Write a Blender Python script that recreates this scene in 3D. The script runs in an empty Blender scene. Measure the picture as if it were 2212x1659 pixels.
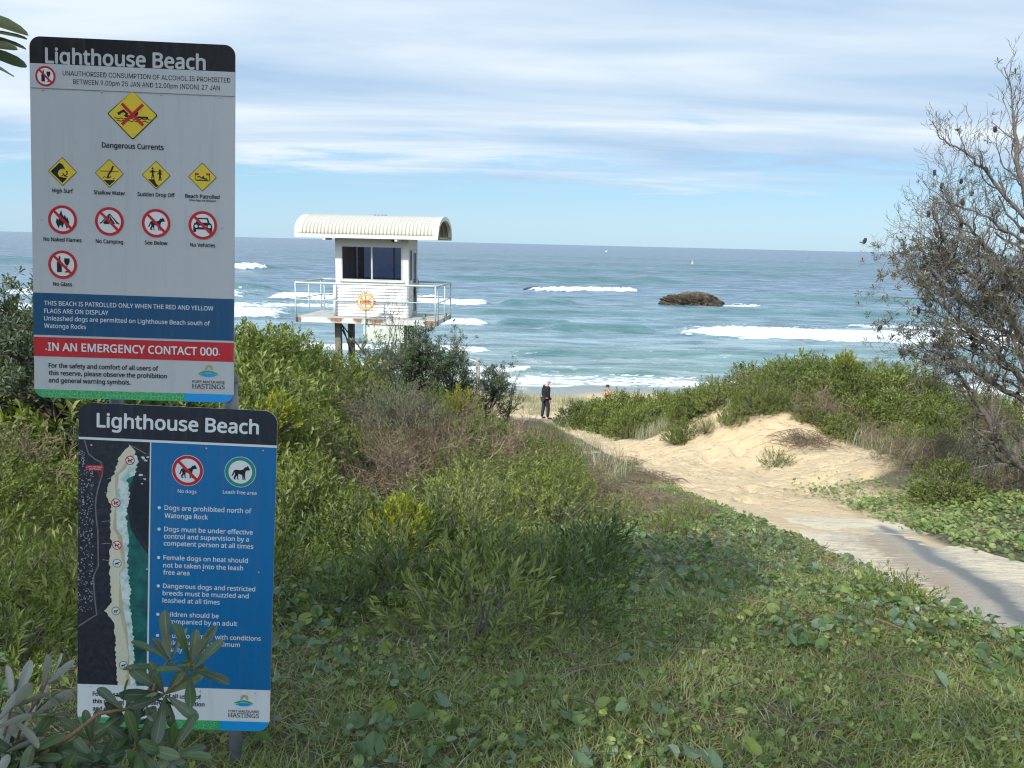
import bpy, bmesh, math, random, os
import numpy as np
from mathutils import Vector, Matrix, Euler
from mathutils.geometry import tessellate_polygon

# ------------------------------------------------------------------ camera, sky, sun, exposure
SC = bpy.context.scene
COL = SC.collection
EYE = 10.5
F_PX, CW = 1662.0, 2212.0
PITCH, ROLL = math.atan(303.5 / F_PX), math.radians(1.37)
cam = bpy.data.cameras.new('camera'); camo = bpy.data.objects.new('camera', cam); COL.objects.link(camo)
cam.sensor_width = 36.0; cam.lens = 36.0 * F_PX / CW; cam.clip_start = 0.05; cam.clip_end = 200000
fw = Vector((0, math.cos(PITCH), -math.sin(PITCH))); rt0 = Vector((1, 0, 0)); up0 = Vector((0, math.sin(PITCH), math.cos(PITCH)))
rt = rt0 * math.cos(ROLL) + up0 * math.sin(ROLL); up = up0 * math.cos(ROLL) - rt0 * math.sin(ROLL)
M = Matrix((rt, up, -fw)).transposed().to_4x4(); M.translation = Vector((0, 0, EYE))
camo.matrix_world = M
SC.camera = camo
SUN_AZ, SUN_EL = math.atan2(-0.49, -0.68), math.radians(38)      # sun behind the camera, to its left
SUN_DIR = Vector((math.sin(SUN_AZ) * math.cos(SUN_EL), math.cos(SUN_AZ) * math.cos(SUN_EL), math.sin(SUN_EL)))
sl = bpy.data.lights.new('sun', 'SUN'); sl.energy = 2.75; sl.angle = math.radians(1.6); sl.color = (1.0, 0.94, 0.84)
so = bpy.data.objects.new('sun', sl); COL.objects.link(so); so.location = (-20, -30, 40)
so.rotation_euler = SUN_DIR.to_track_quat('Z', 'Y').to_euler()
SC.view_settings.view_transform = 'Standard'; SC.view_settings.look = 'None'
SC.view_settings.exposure = 0.97; SC.view_settings.gamma = 1.0
try:
    SC.cycles.max_bounces = 6; SC.cycles.diffuse_bounces = 3; SC.cycles.glossy_bounces = 3
    SC.cycles.transmission_bounces = 4; SC.cycles.transparent_max_bounces = 8; SC.cycles.use_denoising = True; SC.cycles.filter_width = 1.2
except Exception:
    pass


def N(nt, typ, **kw):
    n = nt.nodes.new(typ)
    for k, v in kw.items():
        if k.startswith('i_'):
            key = k[2:]
            n.inputs[int(key) if key.isdigit() else key.replace('__', ' ')].default_value = v
        else:
            setattr(n, k, v)
    return n


def ramp(nt, fac, stops, interp='LINEAR'):
    r = nt.nodes.new('ShaderNodeValToRGB'); r.color_ramp.interpolation = interp
    e = r.color_ramp.elements
    while len(e) < len(stops): e.new(0.5)
    for el, (p, c) in zip(e, stops):
        el.position = p; el.color = (c[0], c[1], c[2], 1) if len(c) == 3 else c
    nt.links.new(fac, r.inputs[0])
    return r.outputs[0]


def math_n(nt, op, a, b=None, clamp=False):
    m = nt.nodes.new('ShaderNodeMath'); m.operation = op; m.use_clamp = clamp
    for i, v in enumerate((a, b)):
        if v is None: continue
        if isinstance(v, (int, float)): m.inputs[i].default_value = v
        else: nt.links.new(v, m.inputs[i])
    return m.outputs[0]


def mixc(nt, fac, a, b, blend='MIX'):
    m = nt.nodes.new('ShaderNodeMix'); m.data_type = 'RGBA'; m.blend_type = blend
    for s, v in ((m.inputs[0], fac), (m.inputs[6], a), (m.inputs[7], b)):
        if isinstance(v, (int, float)): s.default_value = v
        elif isinstance(v, tuple): s.default_value = (v[0], v[1], v[2], 1)
        else: nt.links.new(v, s)
    return m.outputs[2]


def noise(nt, vec, scale, detail=4, rough=0.55, dist=0.0):
    n = N(nt, 'ShaderNodeTexNoise'); n.inputs['Scale'].default_value = scale; n.inputs['Detail'].default_value = detail
    n.inputs['Roughness'].default_value = rough; n.inputs['Distortion'].default_value = dist
    if vec is not None: nt.links.new(vec, n.inputs['Vector'])
    return n.outputs[0]


def mapping(nt, vec, scale=(1, 1, 1), loc=(0, 0, 0), rot=(0, 0, 0)):
    m = N(nt, 'ShaderNodeMapping'); m.inputs['Scale'].default_value = scale; m.inputs['Location'].default_value = loc
    m.inputs['Rotation'].default_value = rot
    nt.links.new(vec, m.inputs['Vector']); return m.outputs[0]


W = bpy.data.worlds.new('World'); SC.world = W; W.use_nodes = True
nt = W.node_tree; nt.nodes.clear()
sky = N(nt, 'ShaderNodeTexSky'); sky.sky_type = 'NISHITA'; sky.sun_disc = False
sky.sun_elevation = SUN_EL; sky.sun_rotation = SUN_AZ; sky.air_density = 1.0; sky.dust_density = 0.6; sky.ozone_density = 1.3
tc = N(nt, 'ShaderNodeTexCoord'); sx = N(nt, 'ShaderNodeSeparateXYZ'); nt.links.new(tc.outputs['Generated'], sx.inputs[0])
zc = math_n(nt, 'MAXIMUM', sx.outputs[2], 0.0); zz = math_n(nt, 'ADD', zc, 0.07)
px = math_n(nt, 'DIVIDE', sx.outputs[0], zz); py = math_n(nt, 'DIVIDE', sx.outputs[1], zz)
cv = N(nt, 'ShaderNodeCombineXYZ'); nt.links.new(px, cv.inputs[0]); nt.links.new(py, cv.inputs[1])
mv = mapping(nt, cv.outputs[0], (0.34, 0.52, 1), (1.3, 0.4, 0), (0, 0, -0.22))
n1 = noise(nt, mv, 1.25, 7, 0.55, 0.35)
n2 = noise(nt, mapping(nt, cv.outputs[0], (0.42, 0.95, 1), (5.2, 2.0, 3), (0, 0, -0.30)), 1.8, 9, 0.64, 1.0)
cover = ramp(nt, zc, [(0.0, (0.16,) * 3), (0.045, (0.24,) * 3), (0.085, (0.40,) * 3), (0.13, (0.60,) * 3), (0.32, (0.68,) * 3), (1.0, (0.5,) * 3)])
m0 = math_n(nt, 'ADD', math_n(nt, 'MULTIPLY', n1, 0.62), math_n(nt, 'MULTIPLY', n2, 0.45))
msk = ramp(nt, math_n(nt, 'ADD', m0, math_n(nt, 'SUBTRACT', cover, 0.45)), [(0.42, (0, 0, 0)), (0.62, (0.94,) * 3)], 'EASE')
ccol = ramp(nt, noise(nt, mapping(nt, cv.outputs[0], (0.2, 0.75, 1), (2.2, 7.0, 1), (0, 0, -0.2)), 1.5, 5, 0.5, 0.3),
            [(0.34, (2.85, 3.95, 5.3)), (0.46, (3.9, 4.8, 5.8)), (0.60, (5.3, 5.9, 6.35))])
low = ramp(nt, zc, [(0.0, (2.9, 4.6, 5.9)), (0.06, (2.3, 4.15, 5.75)), (0.25, (1.7, 3.4, 6.0)), (1.0, (1.2, 2.7, 6.0))])
skc = mixc(nt, 0.8, sky.outputs[0], low)
sdot = N(nt, 'ShaderNodeVectorMath'); sdot.operation = 'DOT_PRODUCT'; nt.links.new(tc.outputs['Generated'], sdot.inputs[0]); sdot.inputs[1].default_value = SUN_DIR
glow = ramp(nt, sdot.outputs['Value'], [(0.0, (1, 1, 1)), (0.35, (1.15,) * 3), (0.75, (1.9,) * 3), (1.0, (3.0,) * 3)])   # thin cloud is brighter round the sun
fin = mixc(nt, 1.0, mixc(nt, msk, skc, ccol), glow, 'MULTIPLY')
bg = N(nt, 'ShaderNodeBackground'); bg.inputs['Strength'].default_value = 0.083; nt.links.new(fin, bg.inputs['Color'])
wo = N(nt, 'ShaderNodeOutputWorld'); nt.links.new(bg.outputs[0], wo.inputs[0])

# ------------------------------------------------------------------ helpers
RNG = np.random.default_rng(7)


def nz(v):
    v = np.asarray(v, float); return v / np.maximum(np.linalg.norm(v, axis=-1, keepdims=True), 1e-9)


def hash2(ix, iy, seed):
    h = (ix.astype(np.int64) * 374761393 + iy.astype(np.int64) * 668265263 + seed * 1442695041) & 0xffffffff
    h = ((h ^ (h >> 13)) * 1274126177) & 0xffffffff
    return ((h ^ (h >> 16)) & 0xffffff) / float(0xffffff)


def vnoise(x, y, seed=0):
    x = np.asarray(x, float); y = np.asarray(y, float)
    ix, iy = np.floor(x), np.floor(y); fx, fy = x - ix, y - iy
    fx = fx * fx * (3 - 2 * fx); fy = fy * fy * (3 - 2 * fy)
    a, b = hash2(ix, iy, seed), hash2(ix + 1, iy, seed); c, d = hash2(ix, iy + 1, seed), hash2(ix + 1, iy + 1, seed)
    return (a * (1 - fx) + b * fx) * (1 - fy) + (c * (1 - fx) + d * fx) * fy


def fbm(x, y, seed=0, octv=4):
    s, a, t = 0, 0.5, 0
    for i in range(octv):
        s = s + a * vnoise(np.asarray(x) * 2 ** i, np.asarray(y) * 2 ** i, seed + i); t += a; a *= 0.5
    return s / t


def sstep(t): t = np.clip(t, 0, 1); return t * t * (3 - 2 * t)


def mk(name, V, Fs, mats, midx=None, parent=None, smooth=False, attrs=None, link=True):
    """numpy mesh: V (n,3), Fs list of (m,k) arrays, midx list of ints or arrays per F"""
    me = bpy.data.meshes.new(name)
    V = np.asarray(V, np.float32); Fs = [np.asarray(f, np.int32) for f in Fs]
    keep = [i for i, f in enumerate(Fs) if len(f)]
    me.vertices.add(len(V)); me.vertices.foreach_set('co', V.ravel())
    loops = np.concatenate([Fs[i].ravel() for i in keep]); tot = np.concatenate([np.full(len(Fs[i]), Fs[i].shape[1], np.int32) for i in keep])
    st = np.concatenate([[0], np.cumsum(tot)[:-1]]).astype(np.int32)
    me.loops.add(len(loops)); me.loops.foreach_set('vertex_index', loops)
    me.polygons.add(len(tot)); me.polygons.foreach_set('loop_start', st); me.polygons.foreach_set('loop_total', tot)
    if midx is not None:
        mi = np.concatenate([np.broadcast_to(np.asarray(midx[i], np.int32), (len(Fs[i]),)) for i in keep])
        me.polygons.foreach_set('material_index', mi.astype(np.int32))
    me.polygons.foreach_set('use_smooth', np.full(len(tot), bool(smooth)))
    for m in (mats if isinstance(mats, (list, tuple)) else [mats]): me.materials.append(m)
    if attrs:
        for k, a in attrs.items():
            at = me.attributes.new(k, 'FLOAT', 'POINT'); at.data.foreach_set('value', np.asarray(a, np.float32).ravel())
    me.update(calc_edges=True); me.validate()
    if not link: return me
    o = bpy.data.objects.new(name, me); COL.objects.link(o)
    if parent is not None: o.parent = parent
    return o


def thing(name, label, cat, loc=(0, 0, 0), rot=(0, 0, 0), group=None):
    o = bpy.data.objects.new(name, None); COL.objects.link(o); o.location = loc; o.rotation_euler = rot
    o.empty_display_size = 0.2
    o['label'] = label; o['category'] = cat
    if group: o['group'] = group
    return o


def tag(o, label=None, cat=None, group=None, kind=None):
    for k, v in (('label', label), ('category', cat), ('group', group), ('kind', kind)):
        if v: o[k] = v
    return o


def dup(root, loc, rz, sc, label=None, group=None, cat=None):
    r = root.copy(); COL.objects.link(r); r.location = loc; r.rotation_euler = (0, 0, rz); r.scale = (sc, sc, sc) if isinstance(sc, (int, float)) else sc
    if label: r['label'] = label
    if group: r['group'] = group
    if cat: r['category'] = cat
    for ch in list(root.children):
        c = ch.copy(); COL.objects.link(c); c.parent = r
        for g in ch.children:
            d = g.copy(); COL.objects.link(d); d.parent = c
    return r


class MB:
    """collects parts of one mesh"""
    def __init__(s): s.V = []; s.F = {}; s.n = 0; s.cur = 0
    def add(s, V, F, mi=None):
        V = np.asarray(V, float).reshape(-1, 3); mi = s.cur if mi is None else mi
        for f in F: s.F.setdefault((len(f), mi), []).append([i + s.n for i in f])
        s.V.append(V); s.n += len(V)
    def arr(s, V, Fa, mi=None):
        mi = s.cur if mi is None else mi; Fa = np.asarray(Fa)
        s.F.setdefault((Fa.shape[1], mi), []).extend((Fa + s.n).tolist()); s.V.append(np.asarray(V, float)); s.n += len(V)
    def box(s, a, b, mi=None):
        (x0, y0, z0), (x1, y1, z1) = a, b
        s.add([(x0, y0, z0), (x1, y0, z0), (x1, y1, z0), (x0, y1, z0), (x0, y0, z1), (x1, y0, z1), (x1, y1, z1), (x0, y1, z1)],
              [(0, 3, 2, 1), (4, 5, 6, 7), (0, 1, 5, 4), (1, 2, 6, 5), (2, 3, 7, 6), (3, 0, 4, 7)], mi)
    def tube(s, pts, r, sides=8, mi=None, cap=True):
        V, Fa = tube(pts, r, sides); s.arr(V, Fa, mi)
        if cap:
            n = len(V) - sides
            s.F.setdefault((sides, s.cur if mi is None else mi), []).extend([[s.n - len(V) + i for i in range(sides)][::-1], [s.n - sides + i for i in range(sides)]])
    def build(s, name, mats, parent=None, smooth=False):
        ks = sorted(s.F)
        return mk(name, np.concatenate(s.V), [np.array(s.F[k]) for k in ks], mats, [k[1] for k in ks], parent, smooth)


def tube(pts, r, sides=6):
    P = np.asarray(pts, float); n = len(P); r = np.broadcast_to(np.asarray(r, float), (n,))
    T = nz(np.gradient(P, axis=0)); ref = np.array([0.31, 0.17, 0.93]) if abs(T[0][2]) < 0.8 else np.array([0.93, 0.31, 0.17])
    A = nz(np.cross(T, ref)); B = np.cross(T, A)
    an = np.arange(sides) * 2 * math.pi / sides
    V = P[:, None, :] + r[:, None, None] * (A[:, None, :] * np.cos(an)[None, :, None] + B[:, None, :] * np.sin(an)[None, :, None])
    i = np.arange(n - 1)[:, None] * sides; j = np.arange(sides)[None, :]; k = (j + 1) % sides
    Fa = np.stack([i + j, i + k, i + sides + k, i + sides + j], -1).reshape(-1, 4)
    return V.reshape(-1, 3), Fa


def tubes(branches, sides_by_r=((0.02, 6), (0.006, 4), (0, 3))):
    """branches: list of (pts, radii)"""
    Vs, Fs, n = [], [], 0
    for p, r in branches:
        sd = next(s for lim, s in sides_by_r if np.max(r) >= lim)
        V, Fa = tube(p, r, sd); Vs.append(V); Fs.append(Fa + n); n += len(V)
    return np.concatenate(Vs), np.concatenate(Fs)


def inst(TV, TF, P, Y, Z, S):
    """instances of a template: axes Y (length) and Z (normal), scale S (n,) or (n,3)"""
    P = np.asarray(P, float); Y = nz(Y); X = nz(np.cross(Y, Z)); Z = np.cross(X, Y)
    S = np.asarray(S, float); S = S[:, None] * np.ones(3) if S.ndim == 1 else S
    TV = np.asarray(TV, float); n, k = len(P), len(TV)
    V = P[:, None, :] + (TV[None, :, 0, None] * S[:, None, 0, None]) * X[:, None, :] + (TV[None, :, 1, None] * S[:, None, 1, None]) * Y[:, None, :] \
        + (TV[None, :, 2, None] * S[:, None, 2, None]) * Z[:, None, :]
    F_ = (np.asarray(TF)[None] + (np.arange(n) * k)[:, None, None]).reshape(-1, np.asarray(TF).shape[1])
    return V.reshape(-1, 3), F_


# ------------------------------------------------------------------ materials
def new_mat(name):
    m = bpy.data.materials.new(name); m.use_nodes = True; nt = m.node_tree; nt.nodes.clear()
    o = N(nt, 'ShaderNodeOutputMaterial'); b = N(nt, 'ShaderNodeBsdfPrincipled'); nt.links.new(b.outputs[0], o.inputs[0])
    return m, nt, b, o


def plain(name, col, rough=0.6, metal=0.0, var=0.12, scale=8.0, spec=0.4, bump=0.0):
    m, nt, b, o = new_mat(name)
    tc = N(nt, 'ShaderNodeTexCoord'); n = noise(nt, tc.outputs['Object'], scale, 5, 0.6)
    lo = tuple(c * (1 - var) for c in col); hi = tuple(min(1, c * (1 + var)) for c in col)
    nt.links.new(ramp(nt, n, [(0.3, lo), (0.7, hi)]), b.inputs['Base Color'])
    b.inputs['Roughness'].default_value = rough; b.inputs['Metallic'].default_value = metal
    b.inputs['Specular IOR Level'].default_value = spec
    if bump:
        bp = N(nt, 'ShaderNodeBump'); bp.inputs['Strength'].default_value = bump; bp.inputs['Distance'].default_value = 0.01
        nt.links.new(n, bp.inputs['Height']); nt.links.new(bp.outputs[0], b.inputs['Normal'])
    return m


def leaf_mat(name, cols, trans=0.3, rough=0.5, under=None, tcol=None, spec=0.3):
    """leaf colour varies leaf by leaf and bush by bush; 'under' is the paler underside of the leaf"""
    m, nt, b, o = new_mat(name)
    g = N(nt, 'ShaderNodeNewGeometry'); oi = N(nt, 'ShaderNodeObjectInfo')
    f = math_n(nt, 'ADD', math_n(nt, 'MULTIPLY', g.outputs['Random Per Island'], 0.66), math_n(nt, 'MULTIPLY', oi.outputs['Random'], 0.34))
    k = len(cols)
    c = ramp(nt, f, [((i + 0.0) / (k - 1), cc) for i, cc in enumerate(cols)])
    if under is not None: c = mixc(nt, g.outputs['Backfacing'], c, under)
    nt.links.new(c, b.inputs['Base Color']); b.inputs['Roughness'].default_value = rough; b.inputs['Specular IOR Level'].default_value = spec
    if trans > 0:
        t = N(nt, 'ShaderNodeBsdfTranslucent'); nt.links.new(mixc(nt, 1.0, c, tcol or (1.3, 1.5, 0.5), 'MULTIPLY'), t.inputs[0])
        mx = N(nt, 'ShaderNodeMixShader'); mx.inputs[0].default_value = trans
        nt.links.new(b.outputs[0], mx.inputs[1]); nt.links.new(t.outputs[0], mx.inputs[2]); nt.links.new(mx.outputs[0], o.inputs[0])
    return m


M_WATTLE = leaf_mat('wattle_leaf', [(0.05, 0.075, 0.014), (0.105, 0.138, 0.028), (0.155, 0.182, 0.045), (0.27, 0.28, 0.11)])
M_WATTLE2 = leaf_mat('wattle_leaf_olive', [(0.06, 0.085, 0.018), (0.11, 0.14, 0.03), (0.17, 0.20, 0.05), (0.27, 0.27, 0.11)])
M_YELLOW = leaf_mat('young_leaf_yellow', [(0.12, 0.15, 0.018), (0.22, 0.24, 0.022), (0.36, 0.34, 0.03)], 0.35)
M_BROAD = leaf_mat('broad_leaf_dark', [(0.045, 0.07, 0.022), (0.08, 0.115, 0.036), (0.13, 0.165, 0.055)], 0.25, 0.4)
M_GREY = leaf_mat('grey_leaf', [(0.045, 0.065, 0.035), (0.08, 0.105, 0.06), (0.14, 0.16, 0.10)], 0.2)
M_BANK = leaf_mat('banksia_leaf', [(0.022, 0.042, 0.02), (0.045, 0.07, 0.028), (0.075, 0.095, 0.04)], 0.15, 0.38, under=(0.30, 0.31, 0.27))
M_BANKN = leaf_mat('banksia_leaf_near', [(0.028, 0.05, 0.03), (0.05, 0.085, 0.03), (0.075, 0.12, 0.035)], 0.12, 0.32, under=(0.21, 0.215, 0.19), spec=0.5)
nt = M_BANKN.node_tree; b = next(n for n in nt.nodes if n.type == 'BSDF_PRINCIPLED'); src = b.inputs['Base Color'].links[0].from_socket
rb = N(nt, 'ShaderNodeAttribute'); rb.attribute_name = 'rib'; tcr = N(nt, 'ShaderNodeTexCoord')
spot = ramp(nt, noise(nt, tcr.outputs['Object'], 170, 3, .6), [(0.60, (0, 0, 0)), (0.70, (.5, .5, .5))])
c = mixc(nt, spot, src, (0.11, 0.085, 0.04)); c = mixc(nt, ramp(nt, rb.outputs['Fac'], [(0.88, (0, 0, 0)), (0.97, (.5,) * 3)]), c, (0.20, 0.22, 0.09)); nt.links.new(c, b.inputs['Base Color'])
M_BANKP = leaf_mat('banksia_leaf_pale', [(0.24, 0.25, 0.22), (0.34, 0.35, 0.32), (0.44, 0.44, 0.40)], 0.1, 0.5, under=(0.05, 0.08, 0.04))
M_BANKT = leaf_mat('banksia_leaf_dull', [(0.03, 0.038, 0.02), (0.06, 0.064, 0.034), (0.11, 0.09, 0.055)], 0.1, 0.5, under=(0.16, 0.155, 0.125))
M_GRASS = leaf_mat('grass_blade', [(0.095, 0.13, 0.032), (0.165, 0.205, 0.052), (0.23, 0.265, 0.085), (0.40, 0.35, 0.21)], 0.38)
M_SPIN = leaf_mat('dune_grass_blade', [(0.13, 0.15, 0.085), (0.22, 0.24, 0.15), (0.34, 0.33, 0.22), (0.42, 0.37, 0.25)], 0.25)
M_PENNY = leaf_mat('pennywort_leaf', [(0.045, 0.08, 0.035), (0.08, 0.125, 0.06), (0.13, 0.185, 0.125), (0.09, 0.14, 0.045), (0.07, 0.115, 0.055), (0.19, 0.23, 0.04)], 0.25, 0.4)
M_CREEP = leaf_mat('creeper_leaf', [(0.05, 0.09, 0.025), (0.09, 0.14, 0.042), (0.14, 0.19, 0.06), (0.24, 0.27, 0.09)], 0.25, 0.4)
M_DEAD = leaf_mat('dead_twig', [(0.06, 0.045, 0.027), (0.135, 0.10, 0.066), (0.24, 0.19, 0.13)], 0.0, 0.8)
M_DEADL = leaf_mat('dead_leaf', [(0.10, 0.06, 0.03), (0.22, 0.14, 0.08), (0.33, 0.26, 0.18)], 0.1, 0.7)
M_BARK = plain('bark_grey', (0.115, 0.10, 0.088), 0.9, var=0.4, scale=30)
M_BARKD = plain('bark_dark', (0.06, 0.045, 0.036), 0.9, var=0.4, scale=30)
M_BARKN = plain('bark_twig_brown', (0.17, 0.095, 0.05), 0.7, var=0.3, scale=60)
M_CONE = plain('cone_brown', (0.035, 0.028, 0.024), 0.9, var=0.4, scale=60, bump=0.6)

# ------------------------------------------------------------------ terrain
YB = np.array([-60, -20, -10, 0, 2.3, 5.3, 11.5, 19, 28, 34, 40, 46, 54, 58, 70, 120, 400.])
ZB = np.array([-1.0, -1.2, -1.5, -1.65, -1.8, -2.6, -4.1, -5.5, -6.9, -7.78, -8.9, -9.7, -10.25, -10.6, -11.6, -13.5, -16])
XLY = np.array([0, 4.36, 6.25, 8.4, 11, 14.3, 19.4, 28.7, 34, 42.6, 50]); XLX = np.array([3.0, 3.18, 3.44, 3.44, 3.48, 3.38, 3.0, 2.0, 1.2, 0.2, -2])
XRY = np.array([0, 5, 7.2, 8.0, 10.4, 12.9, 16, 20, 24, 29, 34.2, 50]); XRX = np.array([5.3, 5.15, 5.12, 5.1, 5.45, 5.65, 5.2, 4.6, 4.0, 3.3, 2.1, 3])
_yf = np.linspace(-60, 400, 9201); _zf = np.interp(_yf, YB, ZB); _k = np.hanning(41); _k /= _k.sum()
_zs = np.convolve(np.pad(_zf, 20, mode='edge'), _k, 'valid')


def xl(y): return np.interp(y, XLY, XLX) + 0.10 * (vnoise(np.asarray(y) * 1.3, 3.1, 5) - 0.5)
def xr(y): return np.interp(y, XRY, XRX) + 0.12 * (vnoise(np.asarray(y) * 1.3, 7.1, 6) - 0.5)


def height(x, y):
    x = np.asarray(x, float); y = np.asarray(y, float)
    z = EYE + np.interp(y, _yf, _zs)
    l = xl(y) - x; r = x - xr(y)
    z = z + np.interp(y, [2, 4, 18, 24, 30], [0.1, 0.26, 0.30, 0.35, 0]) * sstep(l / 0.8)
    z = z + np.interp(y, [3, 8, 13, 17, 22, 28, 35], [0, 0.35, 1.35, 1.6, 1.1, 0.5, 0.1]) * sstep((l - 1.2) / 6.5)
    z = z + np.interp(y, [4, 7, 12, 16, 24, 30, 36], [0.15, 0.25, 0.4, 0.55, 0.65, 0.5, 0.1]) * sstep((r - 0.1) / 3.0)
    z = z + 1.5 * np.exp(-(((x - 9.7) / 4.2) ** 2 + ((y - 23.0) / 2.3) ** 2)) * sstep((r + 1) / 1.5)
    z = z + 0.62 * sstep((y - 17.9) / 2.2) * np.exp(-(((x - 7.0) / 2.0) ** 2 + ((y - 20.4) / 2.6) ** 2))
    z = z + 0.55 * np.exp(-(((x - 1.0) / 6.0) ** 2 + ((y - 42.0) / 2.4) ** 2)) * sstep((np.abs(x - 6.5) - 1) / 2)
    near = np.interp(y, [-30, 0, 38, 50], [1, 1, 1, 0])
    z = z + near * (0.10 * (fbm(x * 0.55, y * 0.55, 11) - 0.5) + 0.03 * (fbm(x * 3, y * 3, 21, 3) - 0.5))
    return z


def sandmask(x, y):
    x = np.asarray(x, float); y = np.asarray(y, float)
    l = x - xl(y); r = xr(y) - x
    e = 0.22 * (fbm(x * 1.6, y * 1.6, 31) - 0.5)
    m = sstep((np.minimum(l, r) + 0.15 + e) / 0.3)
    face = 1 - (((x - 6.6) / 2.3) ** 2 + ((y - 17.5) / 3.1) ** 2)               # bare face of the right-hand dune
    m = np.maximum(m, sstep((face + e) / 0.25))
    face2 = 1 - (((x - 4.9) / 1.5) ** 2 + ((y - 21.2) / 2.4) ** 2)
    m = np.maximum(m, sstep((face2 + e) / 0.25))
    m = np.maximum(m, sstep((y - 32.5 + 5 * e) / 1.5) * sstep((x + 3.5) / 1.5))
    m = np.maximum(m, sstep((y - 37) / 2))
    m = np.maximum(m, .85 * sstep((y - 10.2) / 1.5) * sstep((15.8 - y) / 1) * sstep((1.7 + 2 * e - (x - xr(y))) / .5) * sstep((x - xr(y) + .5) / .3))
    p = fbm(x * 0.8 + 9, y * 0.8, 77)                                           # small bare patches among the plants
    m = np.maximum(m, 0.6 * sstep((p - 0.68) / 0.06) * sstep((y - 4.4) / .6))
    return m


def grade(a, b, d0, g):
    out = [a]; d = d0
    while out[-1] < b: out.append(out[-1] + d); d *= g
    return out


xs = np.array(sorted([-v for v in grade(9.1, 3000, 0.25, 1.16)] + list(np.arange(-9, 14, 0.1)) + grade(14.05, 3000, 0.25, 1.16)))
ys = np.array(sorted([-v for v in grade(-0.9, 120, 0.3, 1.12)] + list(np.arange(1.0, 26, 0.09)) + list(np.arange(26, 60, 0.25)) + grade(60.2, 380, 0.6, 1.12)))
gx, gy = np.meshgrid(xs, ys); gz = height(gx, gy)
sm = sandmask(gx, gy)
gz = gz + sm * np.interp(gy, [0, 11.5, 13, 36, 44], [0, 0, 1, 1, 0]) * (0.13 * (fbm(gx * 3.6, gy * 3.6, 51, 3) - 0.5) - .10 * sstep((fbm(gx * 2.9, gy * 2.9, 52, 2) - .58) / .12) + 0.12 * (fbm(gx * 1.3, gy * 1.3, 53, 2) - .5) + 0.16 * sstep((gy - 15.5) / 2) * sstep((gx - 5) / 1) * (fbm(gx * 2.6, gy * .7, 57, 3) - .5))
nx, ny = len(xs), len(ys)
ii = np.arange(ny - 1)[:, None] * nx + np.arange(nx - 1)[None]
GF = np.stack([ii, ii + 1, ii + nx + 1, ii + nx], -1).reshape(-1, 4)

m, nt, b, o = new_mat('sand_and_soil')
at = N(nt, 'ShaderNodeAttribute'); at.attribute_name = 'sand'
tcw = N(nt, 'ShaderNodeNewGeometry'); pos = tcw.outputs['Position']
sp = N(nt, 'ShaderNodeSeparateXYZ'); nt.links.new(pos, sp.inputs[0])
ns = noise(nt, pos, 3.0, 6, 0.6); nf = noise(nt, pos, 28.0, 5, 0.65); ng = noise(nt, pos, 160.0, 2, 0.6)
sand = ramp(nt, ns, [(0.3, (0.52, 0.395, 0.235)), (0.7, (0.62, 0.49, 0.315))])
sand = mixc(nt, math_n(nt, 'MULTIPLY', ramp(nt, nf, [(0.52, (0, 0, 0)), (0.75, (1, 1, 1))]), 0.35), sand, (0.36, 0.26, 0.155))
soil = ramp(nt, nf, [(0.25, (0.05, 0.048, 0.026)), (0.5, (0.11, 0.10, 0.055)), (0.72, (0.21, 0.18, 0.115))])
cs = mixc(nt, at.outputs['Fac'], soil, sand)
wet = N(nt, 'ShaderNodeMapRange'); wet.inputs['From Min'].default_value = 0.62; wet.inputs['From Max'].default_value = 0.36
nt.links.new(sp.outputs[2], wet.inputs['Value'])
cs = mixc(nt, wet.outputs[0], cs, (0.17, 0.145, 0.11))
nt.links.new(cs, b.inputs['Base Color'])
rg = N(nt, 'ShaderNodeMapRange'); rg.inputs['To Min'].default_value = 0.92; rg.inputs['To Max'].default_value = 0.12
nt.links.new(wet.outputs[0], rg.inputs['Value']); nt.links.new(rg.outputs[0], b.inputs['Roughness'])
vo = N(nt, 'ShaderNodeTexVoronoi'); vo.inputs['Scale'].default_value = 4.2; nt.links.new(pos, vo.inputs['Vector'])
dim = ramp(nt, vo.outputs['Distance'], [(0.10, (0, 0, 0)), (0.40, (1, 1, 1))])
hgt = math_n(nt, 'ADD', math_n(nt, 'MULTIPLY', dim, 0.55), math_n(nt, 'ADD', math_n(nt, 'MULTIPLY', nf, 0.7), math_n(nt, 'MULTIPLY', ng, 0.15)))
bp = N(nt, 'ShaderNodeBump'); bp.inputs['Distance'].default_value = 0.12
nt.links.new(math_n(nt, 'SUBTRACT', 0.75, math_n(nt, 'MULTIPLY', wet.outputs[0], 0.75)), bp.inputs['Strength'])
nt.links.new(hgt, bp.inputs['Height']); nt.links.new(bp.outputs[0], b.inputs['Normal'])
M_GROUND = m
ground = mk('ground', np.stack([gx, gy, gz], -1).reshape(-1, 3), [GF], m, None, None, True, {'sand': sm.ravel()})
tag(ground, 'sandy dune ground sloping down to the beach', kind='structure')

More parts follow.
